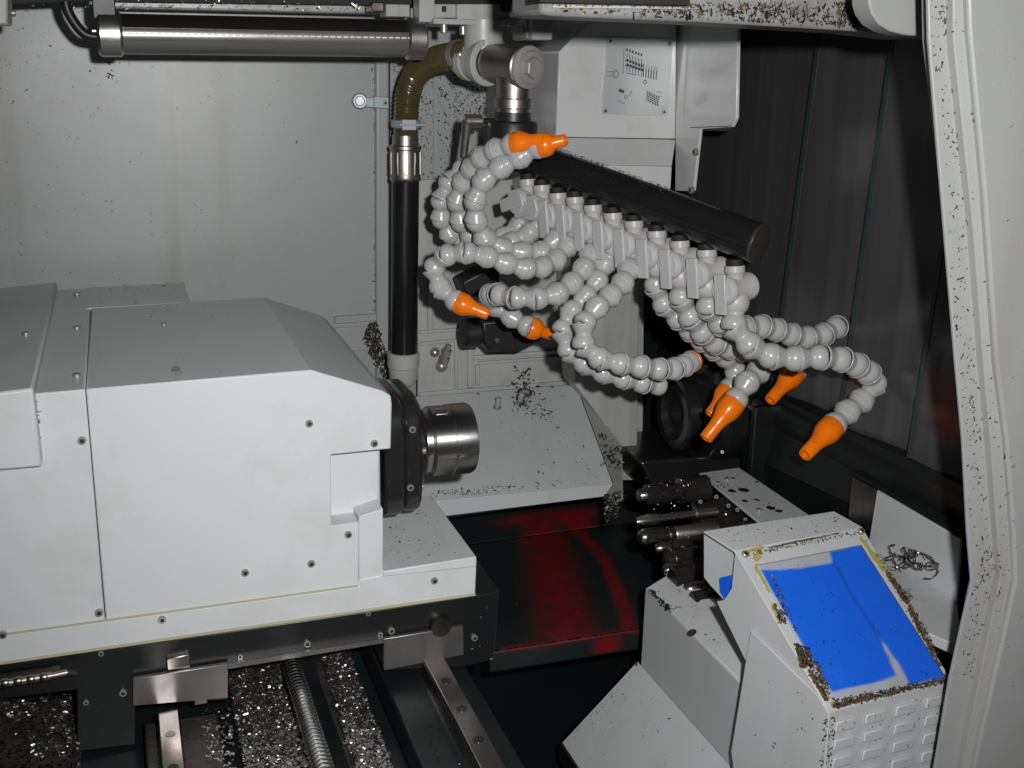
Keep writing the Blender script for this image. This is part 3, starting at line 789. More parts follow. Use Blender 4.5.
# one hose link (pitch 18.5): flared socket at the start, waist, ball at the end
LINK = seg_mesh('hose_segment', .001, [(.8, 8.8), (-.2, 9.8), (0, 10.3), (.6, 10.5), (1.3, 10.4), (1.6, 10.1), (2.6, 9.8), (5.2, 8.5), (7.4, 7.4), (8.4, 7.05), (9.6, 7.0), (10.4, 7.4), (11.4, 8.2), (12.8, 9.1), (14.4, 9.7), (16.2, 10.0), (17.8, 9.95), (19.2, 9.5), (20.2, 8.7), (20.8, 7.4), (20.9, 6), (17, 5)], 'hose')
NOZ = seg_mesh('nozzle', .001, [(1.0, 8.2), (0, 9.2), (.3, 10.0), (1.2, 10.3), (7, 10.3), (10, 9.9), (14, 8.2), (18, 6.5), (22, 5.7), (33, 5.2), (34, 4.8), (34, 3.2), (30, 3.0), (30, 0)], 'orange')
NOZL = seg_mesh('nozzle', .001, [(1.0, 8.2), (0, 9.2), (.3, 10.0), (1.2, 10.3), (9, 10.3), (13, 9.8), (18, 8.2), (24, 6.6), (30, 5.9), (44, 5.5), (45, 5.0), (45, 3.4), (40, 3.2), (40, 0)], 'orange')
NOZS = seg_mesh('nozzle', .001, [(1.0, 8.2), (0, 9.2), (.3, 10.2), (1.2, 10.5), (6, 10.5), (9, 9.9), (12, 8.6), (14, 6.5), (15, 5.5), (26, 5.2), (27, 4.6), (27, 3.2), (24, 3.0), (24, 0)], 'orange')
PITCH = .0222
vpx = [(528, 181), (542, 187), (558, 195), (575, 199), (593, 207), (613, 215), (634, 223), (657, 233), (680, 243), (707, 252), (735, 268)]
def vY(i):
    x = vpx[i][0]
    a = (x - 510) / 247.0
    return 1 / (1 / 1.165 + a * (1 / .925 - 1 / 1.165)) - .004
down = (-Z + V((.05, -.10, 0))).normalized()
def make_hose(i, label, way, noz=None, dirn=None, nm='orange', turned=False, tipless=False, wide=1.0):
    px, py = vpx[i]; y = vY(i)
    s = rbar / .0195 * 1.0
    v0 = PY(px, py + 5, y)
    kk = mpp(v0)
    t = thing('coolant_hose', v0, label, 'coolant hose', 'segmented coolant hoses hanging from the black manifold')
    sc_ = .00100
    # stem
    MB().lathe([(-7 * sc_, 0), (-7 * sc_, 8.0 * sc_), (0, 8.0 * sc_)], v0 - down * .006, down, 22).build('threaded_adapter', 'gasket', t)
    MB().lathe([(-1.5 * sc_, 8.4 * sc_), (-1.0 * sc_, 9.2 * sc_), (.5 * sc_, 9.2 * sc_), (1 * sc_, 8.4 * sc_)], v0 - down * .0045, down, 22).build('brass_ring', 'brass', t)
    vb = v0 + down * .0150
    # the barrel lies across the bar
    bx = (X * .90 + Y * .30 + Z * .04).normalized()
    va = MB()
    va.lathe([(-6 * sc_, 0), (-6 * sc_, 9.6 * sc_), (0, 9.8 * sc_), (2 * sc_, 8.6 * sc_), (12 * sc_, 8.6 * sc_), (18 * sc_, 8.0 * sc_)], v0 - down * .0012, down, 24)
    R_ = 13.5 * sc_
    va.lathe([(-12 * sc_, 0), (-12 * sc_, R_ * .97), (-6 * sc_, R_ * .90), (10 * sc_, R_ * .90), (13 * sc_, R_ * 1.0), (19 * sc_, R_ * 1.0), (20.5 * sc_, R_ * .93), (20.5 * sc_, 0)], vb, bx, 30)
    va.lathe([(6 * sc_, 8 * sc_), (10 * sc_, 8.6 * sc_), (12 * sc_, 8 * sc_), (12 * sc_, 0)], vb, down, 24)
    va.lathe([(.0121 * wide * math.sin(a), .0121 * wide * math.cos(a)) if abs(a) < 1.57 else (.0121 * wide * math.copysign(1, a), 0) for a in [-1.5708 + i * math.pi / 10 for i in range(11)]], vb + down * .0130, down, 24)
    vo = va.build('shut_off_valve', 'valve', t)
    fl = vb - bx * 16.0 * sc_
    MB().lathe([(-3.4 * sc_, 0), (-3.4 * sc_, R_ * .92), (0, R_ * 1.06), (3.2 * sc_, R_ * 1.06), (3.2 * sc_, 0)], fl, bx, 30).build('lever_hub', 'handle', vo)
    hn = -bx
    if turned:
        up = (Y * .35 + X * .93 + Z * .10); up = (up - hn * up.dot(hn)).normalized(); up = (down * .2 + bx.cross(down)).normalized()
    else:
        up = (down - hn * down.dot(hn)).normalized()
    sd_ = hn.cross(up)
    MB().box(fl + hn * 4.8 * sc_ + up * 3.0 * sc_, hn * 1.7 * sc_, sd_ * 7.0 * sc_, up * 19.5 * sc_).build('lever', 'handle', vo, bevel=.0009)
    # chain
    st = vb + down * 13.0 * sc_
    P = [st] + [PY(a, b, c + (.021 if i >= 3 else .008)) for a, b, c in way]
    cv = spline(P, 24)
    for _ in range(90):
        cv = [cv[0]] + [cv[j] * .5 + (cv[j - 1] + cv[j + 1]) * .25 for j in range(1, len(cv) - 1)] + [cv[-1]]
    L = [0.0]
    for a, b in zip(cv, cv[1:]): L.append(L[-1] + (b - a).length)
    def at(d):
        d = max(0, min(L[-1] - 1e-6, d))
        for j in range(len(L) - 1):
            if L[j + 1] >= d:
                u = (d - L[j]) / max(1e-9, L[j + 1] - L[j]); return cv[j].lerp(cv[j + 1], u)
        return cv[-1]
    nn = max(2, round(L[-1] / (PITCH * wide)))
    pt = L[-1] / nn
    kz = pt / .0185
    kr = wide * 1.13
    for q in range(nn):
        a = at(q * pt); b = at((q + 1) * pt)
        m = frame(a, b - a) @ Matrix.Diagonal((kr, kr, (b - a).length / .0185 if (b - a).length > .012 else .9, 1))
        put('hose_segment', LINK, m, t)
    if noz:
        e = at(L[-1]); p = at(L[-1] - .006)
        d = (PY(dirn[0], dirn[1], dirn[2] + (.021 if i >= 3 else .008)) - e) if dirn else (e - p)
        put('nozzle', noz, frame(e, d) @ Matrix.Diagonal((1.12 * wide, 1.12 * wide, 1.0 * wide, 1)), t)
    return t
# loops to the left of the manifold
make_hose(0, 'hose looping farthest left of all, hidden behind its neighbours near the silver lever', [(524, 222, 1.135), (505, 236, 1.14), (486, 244, 1.15), (462, 243, 1.155), (447, 231, 1.155), (440, 214, 1.15), (442, 196, 1.145), (450, 180, 1.145), (464, 168, 1.145)], turned=True)
make_hose(1, 'hose rising left of the manifold with long orange nozzle lying behind the other upper nozzle', [(537, 228, 1.115), (518, 240, 1.115), (495, 246, 1.12), (474, 240, 1.125), (461, 222, 1.12), (457, 203, 1.115), (462, 184, 1.11), (473, 167, 1.09), (487, 154, 1.065), (503, 147, 1.045), (514, 144, 1.035)], NOZ, (556, 137, 1.0), turned=True)
make_hose(2, 'hose rising left of the manifold with upper orange nozzle tip pointing right', [(556, 240, 1.08), (541, 253, 1.075), (520, 252, 1.07), (498, 247, 1.07), (483, 237, 1.07), (476, 220, 1.065), (475, 201, 1.06), (481, 183, 1.055), (497, 169, 1.045), (516, 160, 1.035), (531, 149, 1.025), (540, 146, 1.02)], NOZS, (570, 139, 1.0))
make_hose(3, 'hose curling down at far left with orange nozzle beside the black pipe', [(572, 238, 1.06), (562, 255, 1.05), (547, 266, 1.04), (530, 269, 1.03), (512, 266, 1.03), (496, 259, 1.03), (476, 254, 1.03), (457, 252, 1.035), (444, 256, 1.045), (434, 266, 1.055), (434, 279, 1.055), (443, 291, 1.05), (457, 302, 1.04)], NOZ, (492, 316, 1.02))
make_hose(4, 'hose doubling back under itself with orange nozzle in front of the black fitting', [(592, 248, 1.04), (586, 265, 1.02), (574, 282, 1.01), (556, 295, 1.00), (536, 299, 1.00), (515, 298, 1.01), (497, 294, 1.03), (488, 296, 1.065), (494, 305, 1.085), (508, 315, 1.075), (522, 323, 1.06), (529, 327, 1.055)], NOZS, (553, 335, 1.05))
make_hose(5, 'hose behind the lower front curl, ending below it without a visible nozzle', [(608, 255, 1.03), (601, 275, 1.02), (590, 292, 1.01), (574, 308, 1.005), (562, 327, 1.00), (565, 347, .995), (582, 362, .99), (604, 373, .985), (626, 379, .98), (644, 383, .98), (660, 385, .985)])
make_hose(6, 'hose in lower front curl whose orange ring faces right', [(630, 266, .995), (623, 284, .975), (608, 298, .965), (594, 310, .955), (584, 323, .95), (581, 338, .948), (587, 351, .944), (601, 359.5, .94), (622, 364, .935), (644, 367, .935), (666, 370, .94), (682, 367, .955), (690, 362, .975)], NOZS, (720, 352, 1.06))
# bundle on the right
make_hose(7, 'deepest hose of the right bundle with orange nozzle half hidden behind another', [(655, 288, .99), (664, 305, .99), (680, 320, .99), (696, 336, 1.0), (714, 350, 1.01), (730, 360, 1.02), (737, 372, 1.02), (729, 390, 1.01)], NOZ, (703, 423, 1.0), wide=1.06)
make_hose(8, 'hose of the right bundle with orange nozzle pointing down left in front of its twin', [(681, 300, .965), (691, 318, .965), (706, 336, .97), (722, 346, .98), (742, 350, .99), (757, 355, .99), (764, 365, .975), (755, 375, .96), (744, 386, .95), (735, 401, .945)], NOZL, (706, 438, .94), wide=1.12)
make_hose(9, 'hose swinging to far right behind the front one, with orange nozzle below the bundle', [(706, 302, .94), (715, 318, .94), (728, 328, .945), (746, 328, .965), (762, 326, .97), (783, 332, .98), (803, 338, .985), (822, 336, .99), (838, 326, 1.00), (845, 330, 1.03), (832, 346, 1.045), (812, 360, 1.04), (795, 372, 1.02)], NOZL, (766, 405, 1.0), wide=1.12)
make_hose(10, 'front hose of the right bundle curling round to lowest orange nozzle', [(731, 318, .915), (737, 332, .905), (748, 344, .90), (768, 356, .895), (792, 359, .89), (815, 357, .885), (835, 358, .885), (853, 363, .89), (868, 372, .90), (876, 384, .91), (868, 396, .91), (854, 406, .905), (842, 417, .895), (833, 426, .89)], NOZL, (803, 457, .87), wide=1.14)

# ================================================================== column with engraved plate
YC = 1.22
cl = thing('column_cover', PY(620, 200, 1.25), 'grey painted column cover carrying an engraved metal plate with line diagrams', 'cover')
M['column'] = mat('column_gloss_paint', (.60, .61, .605), .20, var=.05, bump=.03, bscale=200, coat=.3, dirt=(.22, .2, .16), dirt_amt=.2)
cf = fy([(559, 52), (588, 22), (588, -60), (677.5, -60), (676, 139), (556, 137)], YC)
MB().prism(cf, Y * .20).build('front_panel', 'column', cl, bevel=.0015)
MB().prism([PY(556, 137.5, YC), PY(676, 139.5, YC), PY(672, 166, YC - .035), PY(549, 164, YC - .035)], V((0, .19, -.012))).build('slope', 'column', cl, bevel=.001)
MB().prism(fy([(549, 164.3), (672, 166.3), (668, 240), (560, 240)], YC - .034), Y * .2).build('lower_panel', 'column', cl, bevel=.001)
xr = PY(677.5, 80, YC).x
rp = [PX(677, -40, xr), PX(739, -40, xr), PX(736, 118, xr), PX(732, 127, xr), PX(700, 129, xr), PX(693, 191, xr), PX(675, 191, xr)]
MB().prism(rp, X * .004).build('return_panel', 'column', cl, bevel=.0008)
MB().prism([PX(690, 128.5, xr), PX(733, 127, xr), PX(727, 131, xr + .02), PX(690, 131, xr + .02)], Z * .002).build('folded_tab', 'column', cl, bevel=.0006)
for (x, y) in [(697, 152), (693, 190)]: bolt(PX(x, y, xr - .0002), -X, cl, BOLTL)
pl = MB().prism(fy([(607, 37), (673, 39), (668, 116), (601.5, 114)], YC - .0022), Y * .0016).build('engraved_plate', 'plate', cl, bevel=.0003)
for (x, y) in [(610, 41), (669.5, 44), (605, 111), (664, 112)]:
    o = put('screw', BOLTS, frame(PY(x, y, YC - .0022), -Y), pl)
ink = MB()
def ln(x0, y0, x1, y1, w=.6):
    a_ = PY(x0, y0, YC - .0023); b_ = PY(x1, y1, YC - .0023); d = (b_ - a_); L_ = d.length; d.normalize()
    s_ = d.cross(Y); ink.box((a_ + b_) / 2, d * L_ / 2, s_ * w * .5 * mpp(a_), Y * .0001)
for i in range(6):
    x = 627 + i * 2.9; y = 49.5 + i * 1.05
    ln(x - .8, y, x + .8, y + .4, 2.6); ln(x, y + 4, x, y + 11, .7); ln(x - .4, y + 10.5, x + 1.6, y + 11.2, 2.2)
    ln(x - .3, y + 15, x + 1.8, y + 15.6, 2.4); ln(x, y + 12, x, y + 22, .6)
ln(624, 48, 623, 74, .5); ln(625, 60, 642, 67, .6); ln(625, 65, 642, 70, .8); ln(626, 73, 636, 75, .6)
for i in range(6):
    x = 643.5 + i * 2.6; y = 68 + i * .6
    ln(x, y, x - .4, y + 9, 1.0); ln(x + .4, y - 4, x + .4, y, .5)
ln(606, 72, 614, 71.5, .5); ln(606, 76, 614, 76, .5)
for a in range(10):
    t = a * .628
    ln(616 + 2.4 * math.cos(t), 74 + 4 * math.sin(t), 616 + 2.4 * math.cos(t + .63), 74 + 4 * math.sin(t + .63), .6)
    ln(626 + 1.6 * math.cos(t), 97 + 1.6 * math.sin(t), 626 + 1.6 * math.cos(t + .63), 97 + 1.6 * math.sin(t + .63), .5)
    ln(645 + 1.6 * math.cos(t), 82 + 1.6 * math.sin(t), 645 + 1.6 * math.cos(t + .63), 82 + 1.6 * math.sin(t + .63), .8)
ln(619, 90, 624, 92, 3.0); ln(629, 96, 632, 91, .7)
for i in range(7):
    for j in range(5):
        x = 647 + i * 1.8 - j * .2; y = 91.5 + j * 2.0 + i * .9
        ln(x, y, x + 1.2, y + .6, 1.3)
for i in range(4): ln(649 + i * 3, 101 + i, 649.6 + i * 3, 103 + i, .6)
ln(656, 92, 662, 92, .5); ln(659, 96, 662, 97, .5); ln(618, 101, 625, 104, .5)
ink.build('line_diagram', 'ink', pl, smooth=False)

# ================================================================== right hand telescopic guard
XT = PY(742, 100, 1.27).x
tg = thing('telescopic_guard', PX(800, 390, XT), 'dark steel telescopic way guard with teal wiper edges behind the door frame', 'way guard')
yb = lambda x: 398 + .477 * (x - 784)
lines = [((690, -60), (690, yb(690))), ((833, -60), (773, yb(773))), ((908, -60), (840, yb(840))), ((992, -60), (910, yb(910))), ((1080, -60), (1020, yb(1020)))]
for i in range(4):
    (a0, a1), (b0, b1) = lines[i], lines[i + 1]
    xk = XT - .004 * i
    q = [PX(*a0, xk), PX(*b0, xk + .012), PX(*b1, xk + .012), PX(*a1, xk)]
    po = MB().prism(q, X * .003).build('guard_panel', 'way', tg)
    if i < 3:
        w_ = 3.6
        MB().prism([PX(b0[0] - w_, b0[1], xk - .0046), PX(b0[0] + .5, b0[1], xk - .0046), PX(b1[0] + .5, b1[1], xk - .0046), PX(b1[0] - w_, b1[1], xk - .0046)], X * .0034).build('wiper_edge', 'teal', po)
rg = MB().prism(fy([(540, -60), (760, -60), (800, 700), (540, 700)], 1.46), Y * .005).build('dark_backdrop', 'dark', None)  # backdrop added to shut out the grey world and keep the gap dark
tag(rg, 'added dark backdrop sheet between the grey column and the telescopic guard', 'guard')
# dark sheet below, bending towards the floor
ds = thing('dark_guard_sheet', PX(860, 480, XT - .03), 'bent dark painted guard sheet below the telescopic way guard', 'guard')
c0, c1 = (690, yb(690)), (1000, yb(1000))
up = [PX(690, yb(690) + .5, XT - .012), PX(1000, yb(1000) + .5, XT - .012)]
P1 = [PX(742, 455, XT - .032), PX(1000, 575, XT - .032)]
MB().prism([up[0], up[1], P1[1], P1[0]], V((.03, 0, -.01))).build('upper_fold', 'dark', ds, bevel=.002)
MB().prism([P1[0], P1[1], P1[1] + V((.03, 0, -.35)), P1[0] + V((.03, 0, -.35))], X * .02).build('lower_fold', 'dark', ds)
zc_ = PX(880, 472, XT - .01).z
MB().cyl(V((XT + .008, .70, zc_)), V((XT + .008, 1.42, zc_)), .030, 40, cap=.003).build('rolled_edge', 'dark', ds)
MB().prism(fy([(756, 408), (790, 404), (850, 470), (846, 560), (744, 560)], 1.10), Y * .01).build('end_sheet', 'dark', ds, bevel=.001)
XQ = XT - .048
wp = thing('side_plate', PX(910, 560, XQ), 'light grey sheet plate behind the blue window, with wire turnings on it', 'plate')
MB().prism([PX(877, 490, XQ), PX(960, 539, XQ), PX(954, 640, XQ), PX(866, 560, XQ)], X * .003).build('plate', 'cover', wp, bevel=.0006)
MB().prism([PX(852, 477, XQ + .001), PX(876.5, 489.5, XQ + .001), PX(866, 560, XQ + .001), PX(846, 545, XQ + .001)], X * .003).build('brown_strip', 'dsteel', wp)
MB().prism([PX(852, 474, XQ - .002), PX(962, 538, XQ - .002), PX(962, 534, XQ - .002), PX(852, 471, XQ - .002)], X * .012).build('top_edge', 'dark', wp)
zl_ = PX(868, 545, XQ).z - .001
MB().prism([PZ(866, 541, zl_), PZ(905, 573, zl_), PZ(958, 604, zl_), PZ(962, 648, zl_), PZ(905, 622, zl_)], Z * -.01).build('ledge', 'cover', wp, bevel=.001)
ws = MB()
random.seed(11)
for k_ in range(16):
    cx, cy = random.uniform(888, 925), random.uniform(545, 570)
    pts = []; a = random.uniform(0, 6)
    for i in range(9):
        a += random.uniform(.2, 1.5) * (1 if k_ % 2 else -1)
        cx = min(938, max(884, cx + (3 + k_ % 4 * 1.6) * math.cos(a) + 1.2)); cy = min(584, max(540 + (cx - 884) * .35, cy + 3.4 * math.sin(a) + .6))
        pts.append(PX(cx, cy, XQ - .003 - random.uniform(0, .016)))
    ws.tube(spline(pts, 5), .00045 + .0002 * (k_ % 3), 6)
stuff(ws, 'wire_turnings', 'dsteel', 'tangled fine wire turnings caught on the light grey plate', 'swarf')

# ================================================================== casting and sloped chute behind the spindle
YK = 1.33
ca = thing('base_casting', PY(520, 390, YK), 'grey cast column base with recessed frames under the hoses', 'casting')
MB().prism(fy([(418, 180), (645, 180), (642, 480), (418, 480)], YK), Y * .006).build('face', 'casting', ca)
for q in [[(420, 331), (462, 328), (462, 331), (420, 334.5)], [(420, 343), (456, 339), (456, 342), (420, 346)], [(455, 339), (458, 339), (458, 391), (455, 391)], [(428, 270), (433, 270), (433, 330), (428, 331)], [(468, 335), (474, 335), (474, 388), (468, 388)], [(474, 356), (575, 349), (575, 353), (474, 360.5)], [(479, 362), (575, 355), (575, 358), (479, 365)], [(420, 393), (578, 380), (578, 384), (420, 397)], [(476, 365), (480, 365), (480, 386), (476, 386)]]:
    MB().prism(fy(q, YK - .004), Y * .006).build('raised_frame', 'casting', ca, bevel=.001)
MB().prism(fy([(566, 190), (641, 190), (639, 330), (637, 462), (622, 448), (575, 384)], 1.262), Y * .045).build('side_web', 'casting', ca, bevel=.0015)
MB().tube(spline([PY(575 + 10 * i, 378 + (6 if i % 2 else 0), YK - .003) for i in range(2)], 4), .001, 6)
ch_ = thing('sloped_cover', PY(520, 505, 1.15), 'grey sloped sheet cover littered with chips behind the spindle nose', 'cover')
a, b, c, d = PY(405, 397.5, 1.31), PY(576, 384, 1.31), PY(613, 483.5, 1.14), PY(390, 505, 1.14)
MB().prism([a, b, c, d], V((0, .01, -.02))).build('slope_panel', 'cover', ch_, bevel=.001)
MB().prism([PY(390, 505.4, 1.1385), PY(613, 484, 1.1385), PY(605, 496.5, 1.1385), PY(390, 523, 1.1385)], Y * .003).build('front_lip', 'cover', ch_, bevel=.0006)
MB().prism([b + V((.0005, 0, 0)), PY(621, 446, 1.24), PY(622, 500, 1.16), PY(611, 505, 1.135), PY(605, 497, 1.137), c + V((.0005, 0, 0))], V((.002, .001, -.0005))).build('side_cheek', 'casting', ch_)
for (x, y, r_) in [(497, 408, 1), (520, 403, 1)]:
    n_ = (d - a).cross(b - a).normalized(); n_ = n_ if n_.z > 0 else -n_
    p = PL(x, y, a, n_)
    MB().cyl(p, p + n_ * .016, .0036, 16, cap=.0006).build('stud', 'zinc', ch_)
    MB().lathe([(0, .0055), (.0022, .0055), (.003, .004)], p, n_, 6).build('stud_nut', 'bolt', ch_)
n_ = (d - a).cross(b - a).normalized(); n_ = n_ if n_.z > 0 else -n_
for (x, y) in [(478, 395), (552, 388)]: bolt(PL(x, y, a, n_), n_, ch_, BOLTS)
fs_ = lambda x, y: PL(x, y, a, n_)
ch = MB()
scatter(ch, [(440, 405), (575, 392), (605, 478), (440, 498)], fs_, n_, 60, .0022)
scatter(ch, [(430, 492), (600, 476), (608, 482), (432, 499)], fs_, n_, 120, .0018, dens=lambda x, y: math.exp(-abs(x - 470) / 40.))
scatter(ch, [(505, 385), (550, 385), (560, 430), (515, 425)], fs_, n_, 110, .0032, curl=True, lift=.004, dens=lambda x, y: blob(524, 396, 14)(x, y) + .4 * blob(540, 410, 14)(x, y))
scatter(ch, [(600, 430), (625, 445), (622, 470), (600, 465)], lambda x, y: PY(x, y, 1.17), -Y, 60, .0035, curl=True, lift=.004)
stuff(ch, 'slope_chips', 'chipdark', 'dark chips and curls lying on the grey sloped cover', 'metal chips')
ch = MB()
scatter(ch, [(603, 495), (620, 490), (618, 516), (606, 522)], lambda x, y: PY(x, y, 1.13), V((-.2, -1, .2)), 130, .0032, curl=True, lift=.006)
scatter(ch, [(515, 365), (535, 365), (530, 408), (515, 405)], lambda x, y: PY(x, y, YK - .002) if y < 389 else fs_(x, y), V((-.1, -1, .2)), 90, .0034, curl=True, lift=.006, dens=lambda x, y: blob(523, 398, 16)(x, y) + .2)
scatter(ch, [(360, 335), (375, 318), (392, 372), (396, 385), (384, 380)], lambda x, y: PY(x, y, YW - .008), V((-.1, -1, .2)), 420, .0040, curl=True, lift=.010, dens=lambda x, y: blob(376, 352, 14)(x, y) + blob(372, 330, 7)(x, y) + blob(386, 376, 9)(x, y))
stuff(ch, 'swarf_clumps', 'chipdark', 'matted clumps of dark curled swarf beside the pipe foot and the sloped cover', 'swarf')
# pneumatic elbow
fe = thing('elbow_fitting', PY(443, 360, YK - .01), 'small chrome elbow fitting screwed into the grey casting beside the pipe', 'fitting')
ke = mpp(PY(443, 356, YK))
MB().lathe([(0, 6 * ke), (.010, 6 * ke), (.014, 5 * ke), (.019, 3 * ke), (.021, 0)], PY(441, 366, YK - .001), PY(442, 366, YK - .02) - PY(441, 366, YK - .001), 20).build('collar', 'bolt', fe)
MB().lathe([(0, 0), (0, 5.0 * ke), (7 * ke, 5.4 * ke), (8 * ke, 4 * ke), (11 * ke, 4 * ke), (11 * ke, 5 * ke), (15 * ke, 5 * ke), (16 * ke, 3 * ke), (20 * ke, 3 * ke), (20 * ke, 0)], PY(443, 363, YK - .017), V((.25, -.2, 1)), 18).build('socket', 'bolt', fe)
MB().lathe([(0, 4.6 * ke), (.008, 4.6 * ke), (.011, 3.6 * ke), (.014, 1.5 * ke), (.0145, 0)], PY(435, 352, YK - .004), V((-.3, -1, .2)), 16).build('plug', 'bolt', fe)
# black knob fitting
kb = thing('black_fitting', PY(500, 350, 1.2), 'black plastic fitting with a ribbed round knob behind the left orange nozzles', 'fitting')
kf = mpp(PY(480, 332, 1.22))
MB().lathe([(0, 0), (0, 13 * kf), (2 * kf, 14.5 * kf), (16 * kf, 14.5 * kf), (17 * kf, 12 * kf), (26 * kf, 12 * kf), (26 * kf, 0)], PY(463, 333, 1.22), X, 26).build('knob', 'blackmat', kb)
MB().prism(fy([(482, 322), (520, 318), (548, 332), (540, 342), (520, 352), (490, 352), (484, 344)], 1.20), Y * .04).build('body', 'blackmat', kb, bevel=.003)
MB().prism(fy([(462, 282), (500, 262), (500, 296), (468, 298)], 1.25), Y * .04).build('rear_body', 'blackmat', kb, bevel=.003)
bolt(PY(497, 340, 1.199), -Y, kb, BOLTS)
# ================================================================== step plate, red sheen painted into its colour
zp = PY(642, 629, 1.00).z
yfold = PZ(612, 525, zp).y
def sheen_grid(mb_quads, name, parent, streaks, thick):
    pass
sp_ = thing('sheen_tray', PZ(560, 590, zp), 'dark tray plate with painted red stain between the spindle and the tools', 'tray')
def grid(name, a, b, c, d, nx, ny, streaks, parent):
    """sheet a-b-c-d (pixel corners already in 3D) with a painted-on red stain attribute"""
    vs = []; fs = []; vals = []
    for j in range(ny + 1):
        for i in range(nx + 1):
            p = a.lerp(b, i / nx).lerp(d.lerp(c, i / nx), j / ny); vs.append(p)
            v = 0
            for (u0, v0, u1, v1, w0, w1, s) in streaks:
                u, t = i / nx, j / ny
                du, dv = u1 - u0, v1 - v0
                q = max(0, min(1, ((u - u0) * du + (t - v0) * dv) / (du * du + dv * dv + 1e-9)))
                w = w0 + (w1 - w0) * q
                dd = math.hypot(u - u0 - du * q, (t - v0 - dv * q)) / w
                v = max(v, s * math.exp(-dd ** 3))
            vals.append(v)
    for j in range(ny):
        for i in range(nx):
            k = j * (nx + 1) + i; fs.append((k, k + 1, k + nx + 2, k + nx + 1))
    o = MB().add(vs, fs).build(name, 'red', parent, smooth=True)
    at = o.data.attributes.new('sheen', 'FLOAT', 'POINT')
    for i, v in enumerate(vals): at.data[i].value = v
    sm = o.modifiers.new('thick', 'SOLIDIFY'); sm.thickness = .003; sm.offset = -1
    return o
A0, B0 = PZ(455, 546, zp), PZ(655, 519, zp)
C0, D0 = PZ(655, 627, zp), PZ(490, 652, zp)
grid('tray_plate', A0, B0, C0, D0, 60, 50, [(.42, .0, .46, .98, .10, .17, .68), (.59, .0, .73, .40, .03, .03, .75), (.73, .40, .84, .98, .03, .045, .85), (.34, .02, .58, .0, .05, .05, .8), (.1, 1.0, .88, 1.0, .025, .025, .6)], sp_)
A1, B1 = PY(430, 520, A0.y + .07), PY(640, 490, B0.y + .07)
grid('rear_slope', A1, B1, B0 + V((0, .0005, 0)), A0 + V((0, .0005, 0)), 50, 16, [(.44, .40, .43, 1.0, .08, .08, .85), (.62, .40, .62, 1.0, .07, .07, .85), (.46, .45, .58, .5, .20, .20, .75)], sp_)
grid('front_edge', D0 + V((0, -.001, 0)), C0 + V((0, -.001, 0)), C0 + V((0, -.001, -.024)), D0 + V((0, -.001, -.024)), 50, 10, [(.70, .2, .70, .8, .08, .08, .8), (.1, 0, .95, 0, .10, .10, .7)], sp_)
cb = MB()
random.seed(5)
scatter(cb, [(475, 540), (630, 520), (640, 625), (500, 645)], lambda x, y: PZ(x, y, zp + .0004), Z, 16, .0016)
scatter(cb, [(480, 590), (500, 600), (500, 660), (470, 660)], lambda x, y: PY(x, y, F + .0055), -Y, 6, .0014)
stuff(cb, 'tray_chips', 'chipbright', 'few bright chips sprinkled over the dark tray painted with red sheen', 'metal chips')

# ================================================================== sub spindle in the dark
ss = thing('sub_spindle', PY(720, 430, 1.22), 'glossy black opposed spindle half hidden in shadow below the orange nozzles', 'spindle')
kq = mpp(PY(700, 418, 1.22)); q = PY(672, 414, 1.22)
MB().lathe([(0, 26 * kq), (0, 34 * kq), (2 * kq, 37 * kq), (14 * kq, 37 * kq), (16 * kq, 34 * kq), (20 * kq, 33 * kq), (22 * kq, 38 * kq), (34 * kq, 38 * kq), (36 * kq, 46 * kq), (40 * kq, 50 * kq), (75 * kq, 50 * kq), (75 * kq, 0)], q, X, 60).build('spindle_body', 'black', ss)
MB().lathe([(.0005, 26 * kq), (6 * kq, 22 * kq), (6 * kq, 12 * kq), (20 * kq, 10 * kq), (20 * kq, 0)], q, X, 48).build('bore', 'black', ss)  # bore coloured black so that it sinks into shadow
MB().prism(fy([(640, 462), (770, 452), (770, 500), (660, 500)], 1.20), Y * .12).build('base', 'black', ss, bevel=.004)
for (x, y, r) in [(722, 452, 3)]:
    bolt(PY(x, y, 1.155), V((-.4, -1, .4)), ss, BOLTS)
ng = MB().lathe([(0, 0), (0, 6 * kq), (8 * kq, 6 * kq), (8 * kq, 4 * kq), (7 * kq, 0)], PY(760, 400, 1.13), V((-.7, -.6, -.3)), 18)
ng.build('nipple', 'dsteel', ss)

# ================================================================== gang tools
def gang(px0, py0, px1, py1, y, stages, label, name='tool_spindle', probe=None):
    a, b = PY(px0, py0, y), PY(px1, py1, y)
    t = thing(name, a.lerp(b, .5), label, 'tool', 'tools pointing left from the black tool block')
    u = (b - a); L_ = u.length; k = mpp(a)
    for (nm, m, prof) in stages:
        MB().lathe([(h * L_, r * k) for h, r in prof], a, u, 30).build(nm, m, t)
    return t, a, b, k
def colletset(r):
    return [('collet', 'dsteel', [(0, 0), (0, r * .45), (.03, r * .6), (.10, r * .66), (.12, r * .7)]),
            ('collet_nut', 'black', [(.10, 0), (.10, r * .7), (.13, r * .92), (.28, r), (.30, r * .88), (.34, r * .86), (.35, r), (.44, r), (.46, r * .8), (.46, 0)]),
            ('shank', 'black', [(.46, 0), (.46, r * .78), (.60, r * .78), (.61, r * 1.2), (1.0, r * 1.25), (1.0, 0)])]
g1, *_ = gang(638, 496, 706, 488, 1.02, colletset(11), 'black tool spindle with ribbed nut, topmost in the tool block')
